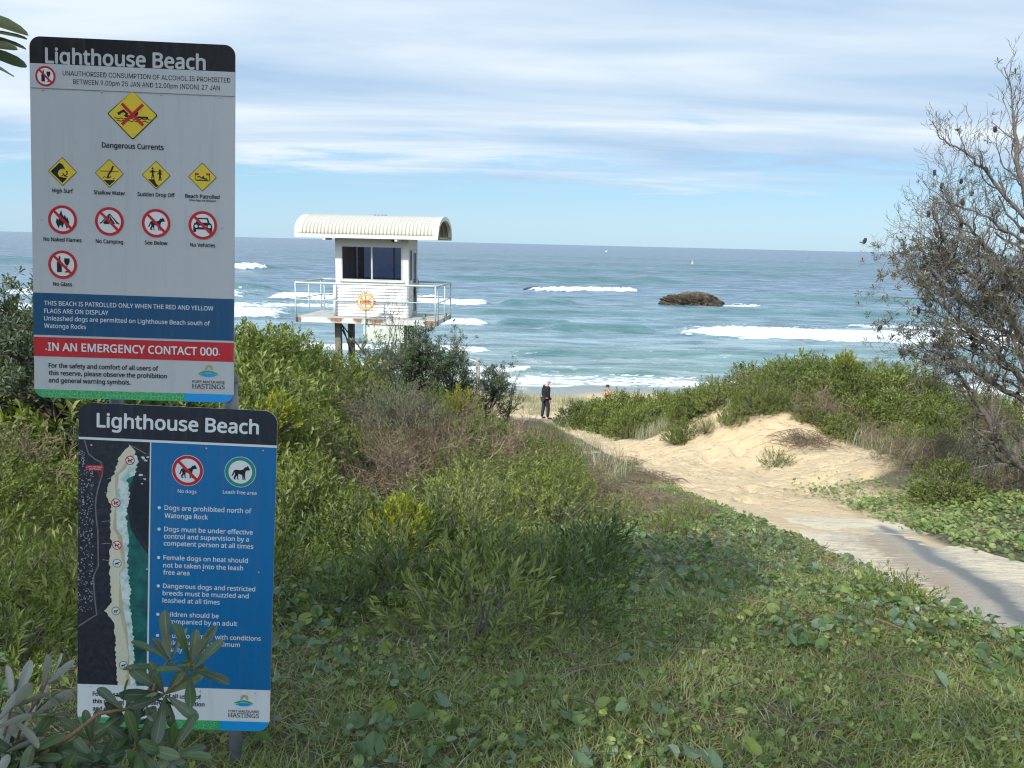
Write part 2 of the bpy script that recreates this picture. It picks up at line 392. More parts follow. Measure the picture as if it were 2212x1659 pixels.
# concrete ramp half buried in sand
cy = np.arange(-3.0, 12.6, 0.08); rows = []
for y in cy:
    a = xl(y) - 0.4; bb = xr(y) + 0.3
    a = np.interp(y, [7.4, 9.5, 12.4], [a, a + 0.75, a + 1.3]) if y > 7.4 else a
    t = np.linspace(0, 1, 40); x = a + (bb - a) * t
    rows.append(np.stack([x, np.full(40, y), EYE + np.interp(y, _yf, _zs) + 0.02 + 0 * x], -1))
PV = np.array(rows)
PV[..., 2] = np.maximum(PV[..., 2], height(PV[..., 0], PV[..., 1]) + 0.006) * 0 + (EYE + np.interp(PV[..., 1], _yf, _zs)) + 0.012
PV[..., 2] += np.interp(PV[..., 1], [11.2, 12.6], [0, -0.10])
ii = np.arange(len(cy) - 1)[:, None] * 40 + np.arange(39)[None]
m, nt, b, o = new_mat('sandy_concrete')
g = N(nt, 'ShaderNodeNewGeometry'); pos = g.outputs['Position']
st = noise(nt, mapping(nt, pos, (1.6, 5.0, 1), (0, 0, 0), (0, 0, 0.42)), 3.0, 8, 0.74, 0.9)
big = noise(nt, pos, 0.9, 3, 0.5, 0.2); fine = noise(nt, pos, 45, 4, 0.6)
conc = ramp(nt, fine, [(0.3, (0.22, 0.20, 0.165)), (0.7, (0.33, 0.30, 0.25))])
sandc = ramp(nt, fine, [(0.3, (0.50, 0.42, 0.29)), (0.7, (0.60, 0.51, 0.37))])
at = N(nt, 'ShaderNodeAttribute'); at.attribute_name = 'bare'
fac = ramp(nt, math_n(nt, 'ADD', math_n(nt, 'ADD', st, math_n(nt, 'MULTIPLY', big, 0.35)), math_n(nt, 'MULTIPLY', at.outputs['Fac'], -0.42)), [(0.53, (0, 0, 0)), (0.72, (1, 1, 1))])
c = mixc(nt, fac, conc, sandc)
br = N(nt, 'ShaderNodeAttribute'); br.attribute_name = 'brown'
c = mixc(nt, math_n(nt, 'MULTIPLY', br.outputs['Fac'], ramp(nt, st, [(0.44, (0.6,) * 3), (0.58, (0.05,) * 3)])), c, (0.26, 0.165, 0.085))
wt = N(nt, 'ShaderNodeAttribute'); wt.attribute_name = 'wet'
wf = ramp(nt, math_n(nt, 'SUBTRACT', wt.outputs['Fac'], math_n(nt, 'MULTIPLY', math_n(nt, 'SUBTRACT', st, 0.5), 1.5)), [(0.18, (0, 0, 0)), (0.80, (1, 1, 1))])
c = mixc(nt, math_n(nt, 'MULTIPLY', wf, .85), c, (0.115, 0.12, 0.13))
nt.links.new(c, b.inputs['Base Color'])
rg = N(nt, 'ShaderNodeMapRange'); rg.inputs['To Min'].default_value = 0.9; rg.inputs['To Max'].default_value = 0.3
nt.links.new(wf, rg.inputs['Value']); nt.links.new(rg.outputs[0], b.inputs['Roughness'])
bp = N(nt, 'ShaderNodeBump'); bp.inputs['Strength'].default_value = 0.5; bp.inputs['Distance'].default_value = 0.012
nt.links.new(math_n(nt, 'ADD', st, math_n(nt, 'MULTIPLY', fine, 0.4)), bp.inputs['Height']); nt.links.new(bp.outputs[0], b.inputs['Normal'])
PX, PY = PV[..., 0], PV[..., 1]
wxc = np.interp(PY, [4.0, 5.14, 5.92, 7.33, 8.95, 10.2, 11], [3.5, 3.71, 3.94, 4.46, 4.89, 5.25, 5.5]) + 0.04 * np.sin(PY * 2.3) + 0.16 * (fbm(PY * .9, PX * .5, 301, 3) - .5)
wwd = np.interp(PY, [4, 5.6, 8, 9.6, 11], [0.14, 0.12, 0.13, 0.12, 0.05]) * (.5 + 1.0 * fbm(PX * 1.1 + 4, PY * 1.6, 303, 3))
wetm = np.exp(-((PX - wxc) / wwd) ** 2) * sstep((10.9 - PY) / 0.8)
brm = np.exp(-((PX - wxc + 0.40) / 0.32) ** 2) * sstep((PY - 5.2) / 0.8) * sstep((9.8 - PY) / 0.7)
barem = .62 * np.exp(-((PX - wxc + .12) / 0.36) ** 2) * sstep((10.4 - PY) / 1.2) + 0.12 * sstep((7.2 - PY) / 2)
path = mk('path', PV.reshape(-1, 3), [np.stack([ii, ii + 1, ii + 41, ii + 40], -1).reshape(-1, 4)], m, None, None, True,
          {'wet': wetm.ravel(), 'brown': brm.ravel(), 'bare': barem.ravel()})
tag(path, 'concrete beach ramp half covered with sand', kind='structure')

# ------------------------------------------------------------------ sea
ang = np.linspace(math.radians(-52), math.radians(52), 1100)
inv = np.linspace(1 / 52.0, 1 / 1500.0, 560); dist = np.concatenate([1 / inv, grade(1560, 90000, 80, 1.25)])
A, D = np.meshgrid(np.tan(ang), dist); sxx, syy = A * D, D.copy()
# breaking waves: (x0, x1, y at x0, y at x1, height, half width, foam strength, face side length)
BREAK = [(-120, -82, 236, 262, 2.0, 3.2, 1.0), (-90, -46, 133, 138, 1.2, 5.0, 1.0), (-46, -11, 138, 140, 0.9, 2.6, 0.8), (-17, -3.5, 133, 136, 1.0, 3.0, 0.95),
         (-90, -28, 104, 107, 1.0, 4.0, 0.9), (-16, -2.6, 98.5, 100.5, 0.8, 1.7, 0.9), (1.0, 32, 174, 187, 1.1, 2.4, 0.72), (17.5, 95, 95.0, 94.6, 1.05, 3.4, 1.0),
         (-30, -0.6, 73.6, 74.6, 0.55, 1.0, 0.85), (-40, 4.6, 62.6, 63.4, 0.38, 0.6, 0.8), (45, 80, 106, 111, 0.3, 2.5, 0.55), (37.5, 47, 141.8, 144, 0.3, 1.6, 0.65),
         (-11.5, -8, 124, 125, 0.2, 1.5, 0.4), (-60, -20, 118, 122, 0.4, 3.0, 0.6)]
SWELL = [(-30, 60, 222, 228, 1.5, 7), (-200, -70, 262, 270, 2.3, 8), (-95, -45, 160, 158, 1.5, 6), (3, 19, 95.8, 96.2, 0.85, 2.2), (-4, 30, 74.8, 73.2, 0.5, 1.7), (12, 60, 72.0, 70, 0.4, 1.6), (20, 70, 80, 79, 0.4, 2),
         (-1, 14, 63.6, 63.0, 0.35, 1.0), (6, 40, 67, 67.5, 0.3, 1.3), (-3.5, 12, 136.5, 140, 0.9, 3.0), (-3, 9, 101, 103, 0.7, 2.2), (40, 140, 165, 170, 0.9, 5), (-60, 140, 310, 320, 1.4, 10), (-150, 250, 420, 430, 1.5, 14),
         (-12, 30, 118, 121, 0.5, 3), (20, 90, 128, 131, 0.6, 3.5), (-300, 400, 600, 640, 1.6, 22)]
sz = np.zeros_like(sxx); foam = np.zeros_like(sxx); face = np.zeros_like(sxx)
amp = np.interp(syy, [50, 62, 100, 300, 1200], [0.0, 0.08, 0.22, 0.34, 0.4])
for i, (lx, ly, s, wgt) in enumerate([(0.05, 0.22, 3, 1.0), (0.10, 0.5, 13, 0.55), (0.28, 0.9, 17, 0.32), (0.8, 2.0, 19, 0.14)]):
    fade = np.clip(1.6 - ly * D / 160.0, 0, 1)
    sz += amp * wgt * 2 * (fbm(sxx * lx, syy * ly, s, 2) - 0.5) * fade
nzb = fbm(sxx * 0.35, syy * 0.9, 61, 4); nzs = fbm(sxx * 1.6, syy * 2.6, 71, 3)
for (x0, x1, y0, y1, h, w, fs) in BREAK:
    t = (sxx - x0) / (x1 - x0); yc = y0 + (y1 - y0) * np.clip(t, -0.3, 1.3) + 1.2 * w * (vnoise(sxx * 0.13, y0 * 1.0, 5) - 0.5)
    ends = sstep((sxx - x0) / (0.12 * (x1 - x0) + 1)) * sstep((x1 - sxx) / (0.12 * (x1 - x0) + 1))
    d = (syy - yc) / w
    prof = np.where(d < 0, np.exp(-(d / 0.8) ** 2), np.exp(-(d / 1.9) ** 2))
    sz += h * prof * ends * (0.8 + 0.5 * (nzs - 0.5))
    fm = np.exp(-((d + 0.25) / 1.0) ** 2) * ends
    foam = np.maximum(foam, sstep(fm / 0.25) * sstep((fm * 1.3 * fs + 1.0 * (nzb - 0.5) + 0.6 * (nzs - 0.5) - 0.30) / 0.4))
    tr = np.where(d > 0, np.exp(-d / 2.6), np.exp(-(d / 1.1) ** 2)) * ends * fs       # torn foam trailing behind
    foam = np.maximum(foam, 0.75 * sstep(tr / 0.3) * sstep((tr * 0.75 + 1.6 * (nzs - 0.5) + 0.8 * (nzb - 0.5) - 0.36) / 0.4))
for (x0, x1, y0, y1, h, w) in SWELL:
    t = (sxx - x0) / (x1 - x0); yc = y0 + (y1 - y0) * t + 1.0 * w * (vnoise(sxx * 0.09, y0 * 1.0, 8) - 0.5)
    ends = sstep((sxx - x0) / (0.2 * (x1 - x0))) * sstep((x1 - sxx) / (0.2 * (x1 - x0))); d = (syy - yc) / w
    pr = np.where(d < 0, np.exp(-(d / 0.9) ** 2), np.exp(-(d / 1.7) ** 2)) * ends
    sz += h * pr; face = np.maximum(face, np.exp(-((d + 0.6) / 0.9) ** 2) * ends)
# swash at the water's edge
sw = np.exp(-((syy - 59.3 - 1.2 * (nzb - 0.5)) / 2.2) ** 2)
foam = np.maximum(foam, sstep(sw / .2) * sstep((sw * 0.85 + 1.7 * (nzs - 0.5) + 0.7 * (nzb - 0.5) - 0.36) / 0.3) * 0.95)
foam = np.maximum(foam, np.interp(syy, [58, 74, 90], [.55, .45, .4]) * sstep((fbm(sxx * 0.6, syy * 1.5, 91, 4) - np.interp(syy, [58, 74, 95], [.57, .60, .63])) / 0.14) * np.interp(syy, [56, 66, 130, 170], [0.5, 0.75, 0.8, 0]))
edge = 56.6 + 1.1 * (fbm(sxx * 0.12, sxx * 0 + 2, 44, 3) - 0.5)
el = np.exp(-((syy - edge) / 0.28) ** 2); foam = np.maximum(foam, el * 0.9)
sz *= np.interp(syy, [55, 58, 64], [0.05, 0.35, 1]); sz += 0.10 * foam * np.interp(syy, [56, 70], [0.2, 1])
m, nt, b, o = new_mat('sea_water')
g = N(nt, 'ShaderNodeNewGeometry'); pos = g.outputs['Position']; sp = N(nt, 'ShaderNodeSeparateXYZ'); nt.links.new(pos, sp.inputs[0])
fa = N(nt, 'ShaderNodeAttribute'); fa.attribute_name = 'foam'; fc = N(nt, 'ShaderNodeAttribute'); fc.attribute_name = 'face'
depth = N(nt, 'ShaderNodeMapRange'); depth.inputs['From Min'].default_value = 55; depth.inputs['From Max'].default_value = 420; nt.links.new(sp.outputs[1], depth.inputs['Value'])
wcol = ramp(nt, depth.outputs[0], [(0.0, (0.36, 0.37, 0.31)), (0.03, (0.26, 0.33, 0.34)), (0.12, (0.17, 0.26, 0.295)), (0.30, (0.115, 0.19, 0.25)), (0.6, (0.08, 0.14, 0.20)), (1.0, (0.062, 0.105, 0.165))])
pn = noise(nt, mapping(nt, pos, (0.02, 0.05, 1)), 1.0, 4, 0.6)
wcol = mixc(nt, math_n(nt, 'MULTIPLY', ramp(nt, pn, [(0.4, (0, 0, 0)), (0.65, (1, 1, 1))]), 0.35), wcol, (0.02, 0.07, 0.10))
pn2 = noise(nt, mapping(nt, pos, (0.11, 0.30, 1), (3, 1, 0), (0, 0, 0.06)), 1.0, 6, 0.7, 0.3)
wcol = mixc(nt, ramp(nt, pn2, [(0.38, (0.9,) * 3), (0.54, (0.0,) * 3)]), wcol, mixc(nt, 1.0, wcol, (0.32, 0.46, 0.52), 'MULTIPLY'))
wcol = mixc(nt, ramp(nt, pn2, [(0.53, (0.0,) * 3), (0.68, (0.6,) * 3)]), wcol, (0.25, 0.36, 0.41))
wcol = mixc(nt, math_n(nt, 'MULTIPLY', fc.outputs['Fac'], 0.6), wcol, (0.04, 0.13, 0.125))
fn = noise(nt, mapping(nt, pos, (1.0, 1.6, 1)), 2.2, 5, 0.7)
ff = ramp(nt, math_n(nt, 'MULTIPLY', fa.outputs['Fac'], math_n(nt, 'ADD', math_n(nt, 'MULTIPLY', fn, 1.5), 0.3)), [(0.30, (0, 0, 0)), (0.68, (1, 1, 1))])
ff = math_n(nt, 'MULTIPLY', ff, math_n(nt, 'GREATER_THAN', fa.outputs['Fac'], 0.02))
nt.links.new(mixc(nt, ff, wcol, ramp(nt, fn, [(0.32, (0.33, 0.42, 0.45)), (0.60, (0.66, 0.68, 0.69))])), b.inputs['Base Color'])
rg = N(nt, 'ShaderNodeMapRange'); rg.inputs['To Min'].default_value = 0.24; rg.inputs['To Max'].default_value = 0.95; nt.links.new(ff, rg.inputs['Value']); nt.links.new(rg.outputs[0], b.inputs['Roughness'])
b.inputs['IOR'].default_value = 1.33; b.inputs['Specular IOR Level'].default_value = 0.5
r1 = noise(nt, mapping(nt, pos, (0.45, 1.1, 1), (0, 0, 0), (0, 0, 0.1)), 1.0, 6, 0.62)
r2 = noise(nt, mapping(nt, pos, (0.06, 0.22, 1), (4, 0, 0), (0, 0, -0.05)), 1.0, 5, 0.6)
bp = N(nt, 'ShaderNodeBump'); bp.inputs['Strength'].default_value = 0.8; bp.inputs['Distance'].default_value = 0.9
nt.links.new(math_n(nt, 'ADD', math_n(nt, 'MULTIPLY', r1, 0.55), math_n(nt, 'MULTIPLY', r2, 1.6)), bp.inputs['Height']); nt.links.new(bp.outputs[0], b.inputs['Normal'])
M_SEA = m
na, nd = len(ang), len(dist); ii = np.arange(nd - 1)[:, None] * na + np.arange(na - 1)[None]
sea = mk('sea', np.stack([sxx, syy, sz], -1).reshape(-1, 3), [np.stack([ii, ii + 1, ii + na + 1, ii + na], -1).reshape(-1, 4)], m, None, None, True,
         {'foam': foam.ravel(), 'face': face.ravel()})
tag(sea, 'blue green sea with white breakers', kind='structure')

# ------------------------------------------------------------------ signs
fd = bpy.utils.system_resource('DATAFILES', path='fonts') or ''


def font(fn):
    try: return bpy.data.fonts.load(os.path.join(fd, fn))
    except Exception: return None


FONT_H, FONT_G = font('NotoSansMath-Regular.woff2'), font('Inter.woff2')     # humanist and grotesque lettering
_cap = {}


def glyphs(body, f, bold=0.0):
    c = bpy.data.curves.new('lettering', 'FONT'); c.body = body; c.size = 1.0; c.resolution_u = 3
    if f: c.font = f
    c.offset = 0.0
    o = bpy.data.objects.new('lettering', c); COL.objects.link(o); bpy.context.view_layer.update()
    me = o.evaluated_get(bpy.context.evaluated_depsgraph_get()).to_mesh()
    V = np.array([v.co[:] for v in me.vertices]); F_ = [tuple(p.vertices) for p in me.polygons]
    o.to_mesh_clear(); bpy.data.objects.remove(o); bpy.data.curves.remove(c)
    return V, F_


class Art(MB):
    """flat printed art, laid out in millimetres on the board's face"""
    def __init__(s, h=0.8): super().__init__(); s.h = h
    def put(s, P, F_, mi, lift=0.0):
        P = np.asarray(P, float); s.add(np.c_[P[:, :2] / 1000.0, np.full(len(P), (s.h + lift) / 1000.0)], F_, mi)
    def poly(s, pts, mi, lift=0.0):
        tr = tessellate_polygon([[Vector((x, y, 0)) for x, y in pts]])
        F_ = []
        for t in tr:
            (ax, ay), (bx, by), (cx, cy) = (pts[i] for i in t)
            F_.append(t if (bx - ax) * (cy - ay) - (by - ay) * (cx - ax) > 0 else (t[0], t[2], t[1]))
        s.put(np.array([(x, y) for x, y in pts]), F_, mi, lift)
    def disc(s, cx, cy, r, mi, lift=0.0, n=40):
        s.poly([(cx + r * math.cos(2 * math.pi * i / n), cy + r * math.sin(2 * math.pi * i / n)) for i in range(n)], mi, lift)
    def ring(s, cx, cy, r0, r1, mi, lift=0.0, n=48):
        a = np.arange(n) * 2 * math.pi / n; c = np.stack([np.cos(a), np.sin(a)], 1)
        s.put(np.r_[c * r0 + (cx, cy), c * r1 + (cx, cy)], [(i, n + i, n + (i + 1) % n, (i + 1) % n) for i in range(n)], mi, lift)
    def line(s, pts, w, mi, lift=0.0):
        P = np.array(pts, float); T = nz(np.gradient(P, axis=0)); Nn = np.stack([-T[:, 1], T[:, 0]], 1) * w / 2; n = len(P)
        s.put(np.r_[P - Nn, P + Nn], [(i, i + 1, n + i + 1, n + i) for i in range(n - 1)], mi, lift)
    def shape(s, pts, cx, cy, sc, mi, lift=0.0): s.poly([(cx + x * sc, cy + y * sc) for x, y in pts], mi, lift)
    def text(s, body, x0, x1, y, cap, mi=0, f=None, bold=0.02, lift=0.0, tall=1.0):
        f = f or FONT_H
        if (f, bold) not in _cap: v, _ = glyphs('H', f, bold); _cap[(f, bold)] = v[:, 1].max() - v[:, 1].min()
        V, F_ = glyphs(body, f, bold); V = V.copy()
        V[:, 0] = x0 + (V[:, 0] - V[:, 0].min()) * (x1 - x0) / (V[:, 0].max() - V[:, 0].min()); V[:, 1] = y + V[:, 1] * cap / _cap[(f, bold)]
        k = bold * 0.85 * cap / _cap[(f, bold)]                       # heavier strokes: the glyph repeated a hair aside
        for i, (dx, dy) in enumerate(((0, 0), (1, .4), (-1, -.4), (.4, -1), (-.4, 1), (.7, -.7), (-.7, .7)) if bold else ((0, 0),)):
            s.put(V + np.array([dx * k, dy * k, 0]), F_, mi, lift + i * 0.012)


def sign_mat(name, col, rough=0.42, var=0.04):
    m, nt, b, o = new_mat(name); tc = N(nt, 'ShaderNodeTexCoord')
    n = noise(nt, tc.outputs['Object'], 9.0, 6, 0.7); d = noise(nt, tc.outputs['Object'], 140.0, 2, 0.5)
    c = ramp(nt, n, [(0.3, tuple(x * (1 - var) for x in col)), (0.7, col)])
    gr = noise(nt, mapping(nt, tc.outputs['Object'], (45, 2.2, 1)), 1.0, 5, 0.65); c = mixc(nt, math_n(nt, 'MULTIPLY', ramp(nt, gr, [(0.50, (0, 0, 0)), (0.75, (1, 1, 1))]), 0.16), c, (0.14, 0.135, 0.12))
    c = mixc(nt, math_n(nt, 'MULTIPLY', ramp(nt, d, [(0.68, (0, 0, 0)), (0.75, (1, 1, 1))]), 0.25), c, (0.16, 0.15, 0.13))
    nt.links.new(c, b.inputs['Base Color']); b.inputs['Roughness'].default_value = rough; b.inputs['Specular IOR Level'].default_value = 0.25
    return m


K_SHADED, K_WHITE, K_BLACK, K_NAVY = sign_mat('sign_shaded_white', (0.38, 0.39, 0.40)), sign_mat('sign_white', (0.55, 0.56, 0.57)), sign_mat('sign_black', (0.006, 0.006, 0.008)), sign_mat('sign_navy', (0.010, 0.014, 0.024))  # first one: sign white darkened, the upper sign's shade put into its colour
K_BLUE, K_BLUE2 = sign_mat('sign_blue', (0.003, 0.055, 0.135)), sign_mat('sign_bright_blue', (0.002, 0.11, 0.28))
K_RED, K_YEL, K_INK = sign_mat('sign_red', (0.40, 0.010, 0.018)), sign_mat('sign_yellow', (0.56, 0.41, 0.03)), sign_mat('sign_ink', (0.006, 0.007, 0.012))
K_GREEN, K_SKY, K_TEAL = sign_mat('sign_green', (0.03, 0.27, 0.10)), sign_mat('sign_light_blue', (0.005, 0.24, 0.56)), sign_mat('sign_teal', (0.004, 0.20, 0.15))
K_LGREEN = sign_mat('sign_pale_green', (0.16, 0.50, 0.18)); K_GOLD = sign_mat('sign_gold', (0.36, 0.27, 0.10))
M_ALU = plain('aluminium_edge', (0.5, 0.5, 0.5), 0.45, 0.9); M_GALV = plain('galvanised_steel', (0.17, 0.18, 0.19), 0.6, 0.35, var=0.35, scale=14, bump=0.2)
SYM = [K_YEL, K_INK, K_WHITE, K_RED, K_TEAL]                     # symbol slots 0..4

DOG = [(.62, .20), (.47, .44), (.42, .33), (.33, .36), (.18, .18), (0, .13), (-.3, .15), (-.42, .10), (-.5, -.1), (-.58, -.30), (-.45, -.24), (-.38, -.02), (-.34, -.2), (-.43, -.36), (-.40, -.5), (-.30, -.51),
       (-.26, -.47), (-.33, -.42), (-.22, -.25), (-.18, -.50), (-.09, -.51), (-.10, -.46), (-.14, -.44), (-.12, -.12), (.12, -.2), (.15, -.50), (.25, -.52), (.22, -.44), (.24, -.25), (.27, -.5), (.36, -.51), (.33, -.44),
       (.31, -.12), (.36, .08), (.45, .12), (.60, .13)]
BOTTLE = [(-.42, -.56), (-.06, -.56), (-.06, .16), (-.16, .34), (-.16, .62), (-.28, .62), (-.28, .34), (-.42, .16)]
GLASS = [(.12, .48), (.52, .48), (.52, .2), (.42, .02), (.345, -.06), (.345, -.46), (.50, -.52), (.50, -.57), (.13, -.57), (.13, -.52), (.285, -.46), (.285, -.06), (.2, .02), (.12, .2)]
TENT = [(-.70, -.14), (-.62, -.20), (-.50, -.10), (0, .46), (.04, -.12), (.06, -.12), (.08, .44), (.50, -.14), (.66, -.20), (.72, -.14), (.56, -.02), (.06, .54), (-.04, .54), (-.06, .50), (-.56, -.04)]
TENTB = [(-.44, -.10), (-.01, .44), (-.01, -.20), (-.36, -.20)]; TENTC = [(.03, -.2), (.42, -.16), (.03, .40)]
FLAME = [(-.28, -.62), (-.46, -.2), (-.40, .1), (-.28, -.04), (-.24, .3), (-.08, .68), (-.02, .4), (.10, .2), (.14, .36), (.30, .08), (.34, .2), (.46, -.2), (.40, -.46), (.28, -.64), (.22, -.42), (.10, -.22), (.04, -.44), (-.04, -.62), (-.10, -.36), (-.2, -.44)]
CAR = [(-.66, -.05), (-.60, .12), (-.48, .18), (-.36, .52), (.36, .52), (.48, .18), (.60, .12), (.66, -.05), (.66, -.48), (.46, -.48), (.46, -.30), (-.46, -.30), (-.46, -.48), (-.66, -.48)]
CARW = [(-.34, .19), (-.27, .42), (.27, .42), (.34, .19)]


def no_symbol(name, cx, cy, r, kind, parent, h=0.9, white=True):
    a = Art(h)
    a.disc(cx, cy, r, 2); a.ring(cx, cy, r * 0.80, r, 3, 0.2)
    if kind == 'dog': a.shape(DOG, cx, cy, r * 0.98, 1, 0.3)
    if kind == 'glass': a.shape(BOTTLE, cx, cy, r * 0.95, 1, 0.3); a.shape(GLASS, cx, cy, r * 0.95, 1, 0.3)
    if kind == 'tent': a.shape(TENT, cx, cy, r * .98, 1, 0.3); a.shape(TENTB, cx, cy, r * .98, 1, 0.35); a.shape(TENTC, cx, cy, r * .98, 1, 0.35)
    if kind == 'flame': a.shape(FLAME, cx, cy, r * 1.0, 1, 0.3)
    if kind == 'car':
        a.shape(CAR, cx, cy, r, 1, 0.3); a.shape(CARW, cx, cy, r, 2, 0.4)
        for sgn in (-1, 1): a.disc(cx + sgn * .46 * r, cy - .08 * r, .11 * r, 2, 0.4)
        a.poly([(cx - .26 * r, cy - .03 * r), (cx - .26 * r, cy - .14 * r), (cx + .26 * r, cy - .14 * r), (cx + .26 * r, cy - .03 * r)], 2, 0.4)
    k = 0.70710678 * r * 0.86
    a.line([(cx - k, cy + k), (cx + k, cy - k)], r * 0.19, 3, 0.6)
    return a.build(name, SYM, parent)


def diamond(a, cx, cy, r, clip=None):
    def rd(rr, q):
        pts = []
        for k in range(4):
            c = (cx + rr * math.cos(k * math.pi / 2), cy + rr * math.sin(k * math.pi / 2)); t0 = (k * math.pi / 2) - math.pi / 4
            d = rr - q * 1.414
            ccx, ccy = cx + d * math.cos(k * math.pi / 2), cy + d * math.sin(k * math.pi / 2)
            pts += [(ccx + q * math.cos(t0 + j * math.pi / 8), ccy + q * math.sin(t0 + j * math.pi / 8)) for j in range(5)]
        if clip is not None: pts = [(x, min(y, clip)) for x, y in pts]
        return pts
    a.poly(rd(r, r * .07), 1, 0.0); a.poly(rd(r * 0.945, r * .055), 0, 0.15)


def hum(a, cx, cy, s, pts, w, mi=1, lift=0.4): a.line([(cx + x * s, cy + y * s) for x, y in pts], w * s, mi, lift)


def wavy(a, cx, cy, s, x0, x1, y, w, n=8):
    t = np.linspace(0, 1, n * 6); a.line([(cx + (x0 + (x1 - x0) * q) * s, cy + (y + 0.018 * math.sin(q * n * 2 * math.pi)) * s) for q in t], w * s, 1, 0.3)


def rrect(x0, y0, x1, y1, r, corners=(1, 1, 1, 1), n=8):
    pts = []
    for (cx, cy, a0, on) in ((x1 - r, y0 + r, -90, corners[0]), (x1 - r, y1 - r, 0, corners[1]), (x0 + r, y1 - r, 90, corners[2]), (x0 + r, y0 + r, 180, corners[3])):
        if on: pts += [(cx + r * math.cos(math.radians(a0 + 90 * i / n)), cy + r * math.sin(math.radians(a0 + 90 * i / n))) for i in range(n + 1)]
        else: pts.append((cx + (r if a0 in (-90, 0) else -r), cy + (r if a0 in (0, 90) else -r)))
    return pts


def make_board(parent, W_, H_, r, sheet):
    pts = rrect(0, 0, W_, H_, r); n = len(pts); mb = MB()
    P = np.array(pts) / 1000
    mb.add(np.r_[np.c_[P, np.zeros(n)], np.c_[P, np.full(n, -.004)]], [], 0)
    tr = [tuple(t) for t in tessellate_polygon([[Vector((x, y, 0)) for x, y in pts]])]
    def ccw(t):
        (ax, ay), (bx, by), (cx, cy) = (pts[i] for i in t); return t if (bx - ax) * (cy - ay) - (by - ay) * (cx - ax) > 0 else (t[0], t[2], t[1])
    tr = [ccw(t) for t in tr]
    mb.F.setdefault((3, 0), []).extend([list(t) for t in tr]); mb.F.setdefault((3, 1), []).extend([[i + n for i in t[::-1]] for t in tr])
    mb.F.setdefault((4, 1), []).extend([[i, i + n, (i + 1) % n + n, (i + 1) % n] for i in range(n)])
    return mb.build('board', [sheet, M_ALU], parent)


def screws(spots, parent, r=2.6):
    for (x, y) in spots:
        mb = MB(); n = 10; a = np.arange(n) * 2 * math.pi / n; c = np.stack([np.cos(a), np.sin(a)], 1)
        rr = [(r, 0.0002), (r, 0.0016), (r * .6, 0.0026)]
        V = np.concatenate([np.c_[c * q / 1000 + np.array([x, y]) / 1000, np.full(n, h)] for q, h in rr])
        mb.add(V, [tuple(k * n + i for i in (0,)) for k in ()], 0)
        mb.F.setdefault((4, 0), []).extend([[k * n + i, k * n + (i + 1) % n, (k + 1) * n + (i + 1) % n, (k + 1) * n + i] for k in range(2) for i in range(n)])
        mb.F.setdefault((n, 0), []).append([2 * n + i for i in range(n)])
        mb.build('screw', M_ALU, parent)


def letters(name, lines, mat, parent, h=1.2, f=None, bold=0.02):
    a = Art(h)
    for (body, x0, x1, y, cap) in lines: a.text(body, x0, x1, y, cap, 0, f, bold)
    return a.build(name, mat, parent)


def council_logo(parent, cx, cy, px0, px1, py, hy, hcap, pcap):
    a = Art(0.9)
    for k in range(9):
        t = math.radians(-10 + 200 * k / 8); c, s = math.cos(t), math.sin(t)
        a.line([(cx + 2 + c * 5, cy + 15 + s * 5), (cx + 2 + c * 9, cy + 15 + s * 9), (cx + 2 + c * 13, cy + 15 + s * 13)], 3.0, 2)
    t = np.linspace(0, 1, 13)
    a.poly([(cx - 31 + 62 * q, cy + 9.5 * math.sin(math.pi * q)) for q in t] + [(cx + 31 - 62 * q, cy - 2.5 * math.sin(math.pi * 2 * q) * 0 - 1.2 + 4.5 * math.sin(math.pi * q) * (1 if .25 < q < .75 else 0.2)) for q in t], 0, 0.1)
    a.poly([(cx - 30 + 60 * q, cy - 3 + (4.2 * math.sin(math.pi * q) if .2 < q < .8 else 0)) for q in t] + [(cx + 30 - 60 * q, cy - 3.2 - 7.5 * math.sin(math.pi * q)) for q in t], 1, 0.1)
    a.build('council_emblem', [K_GREEN, K_SKY, K_GOLD], parent)
    a = Art(1.0); a.text('PORT MACQUARIE', px0, px1, py, pcap, 0, FONT_H, 0.012); a.text('HASTINGS', px0, px1, hy, hcap, 0, FONT_H, 0.006)
    k = hcap * .09                                                     # serifs of the HASTINGS lettering
    Wd = px1 - px0
    for fx in (.012, .105, .165, .262, .452, .548, .616, .715): a.line([(px0 + Wd * fx - 2.4, hy + k / 2), (px0 + Wd * fx, hy + k / 2), (px0 + Wd * fx + 2.4, hy + k / 2)], k, 0)
    for fx in (.012, .105, .548, .616, .715): a.line([(px0 + Wd * fx - 2.2, hy + hcap - k / 2), (px0 + Wd * fx, hy + hcap - k / 2), (px0 + Wd * fx + 2.2, hy + hcap - k / 2)], k, 0)
    a.build('lettering', K_INK, parent)


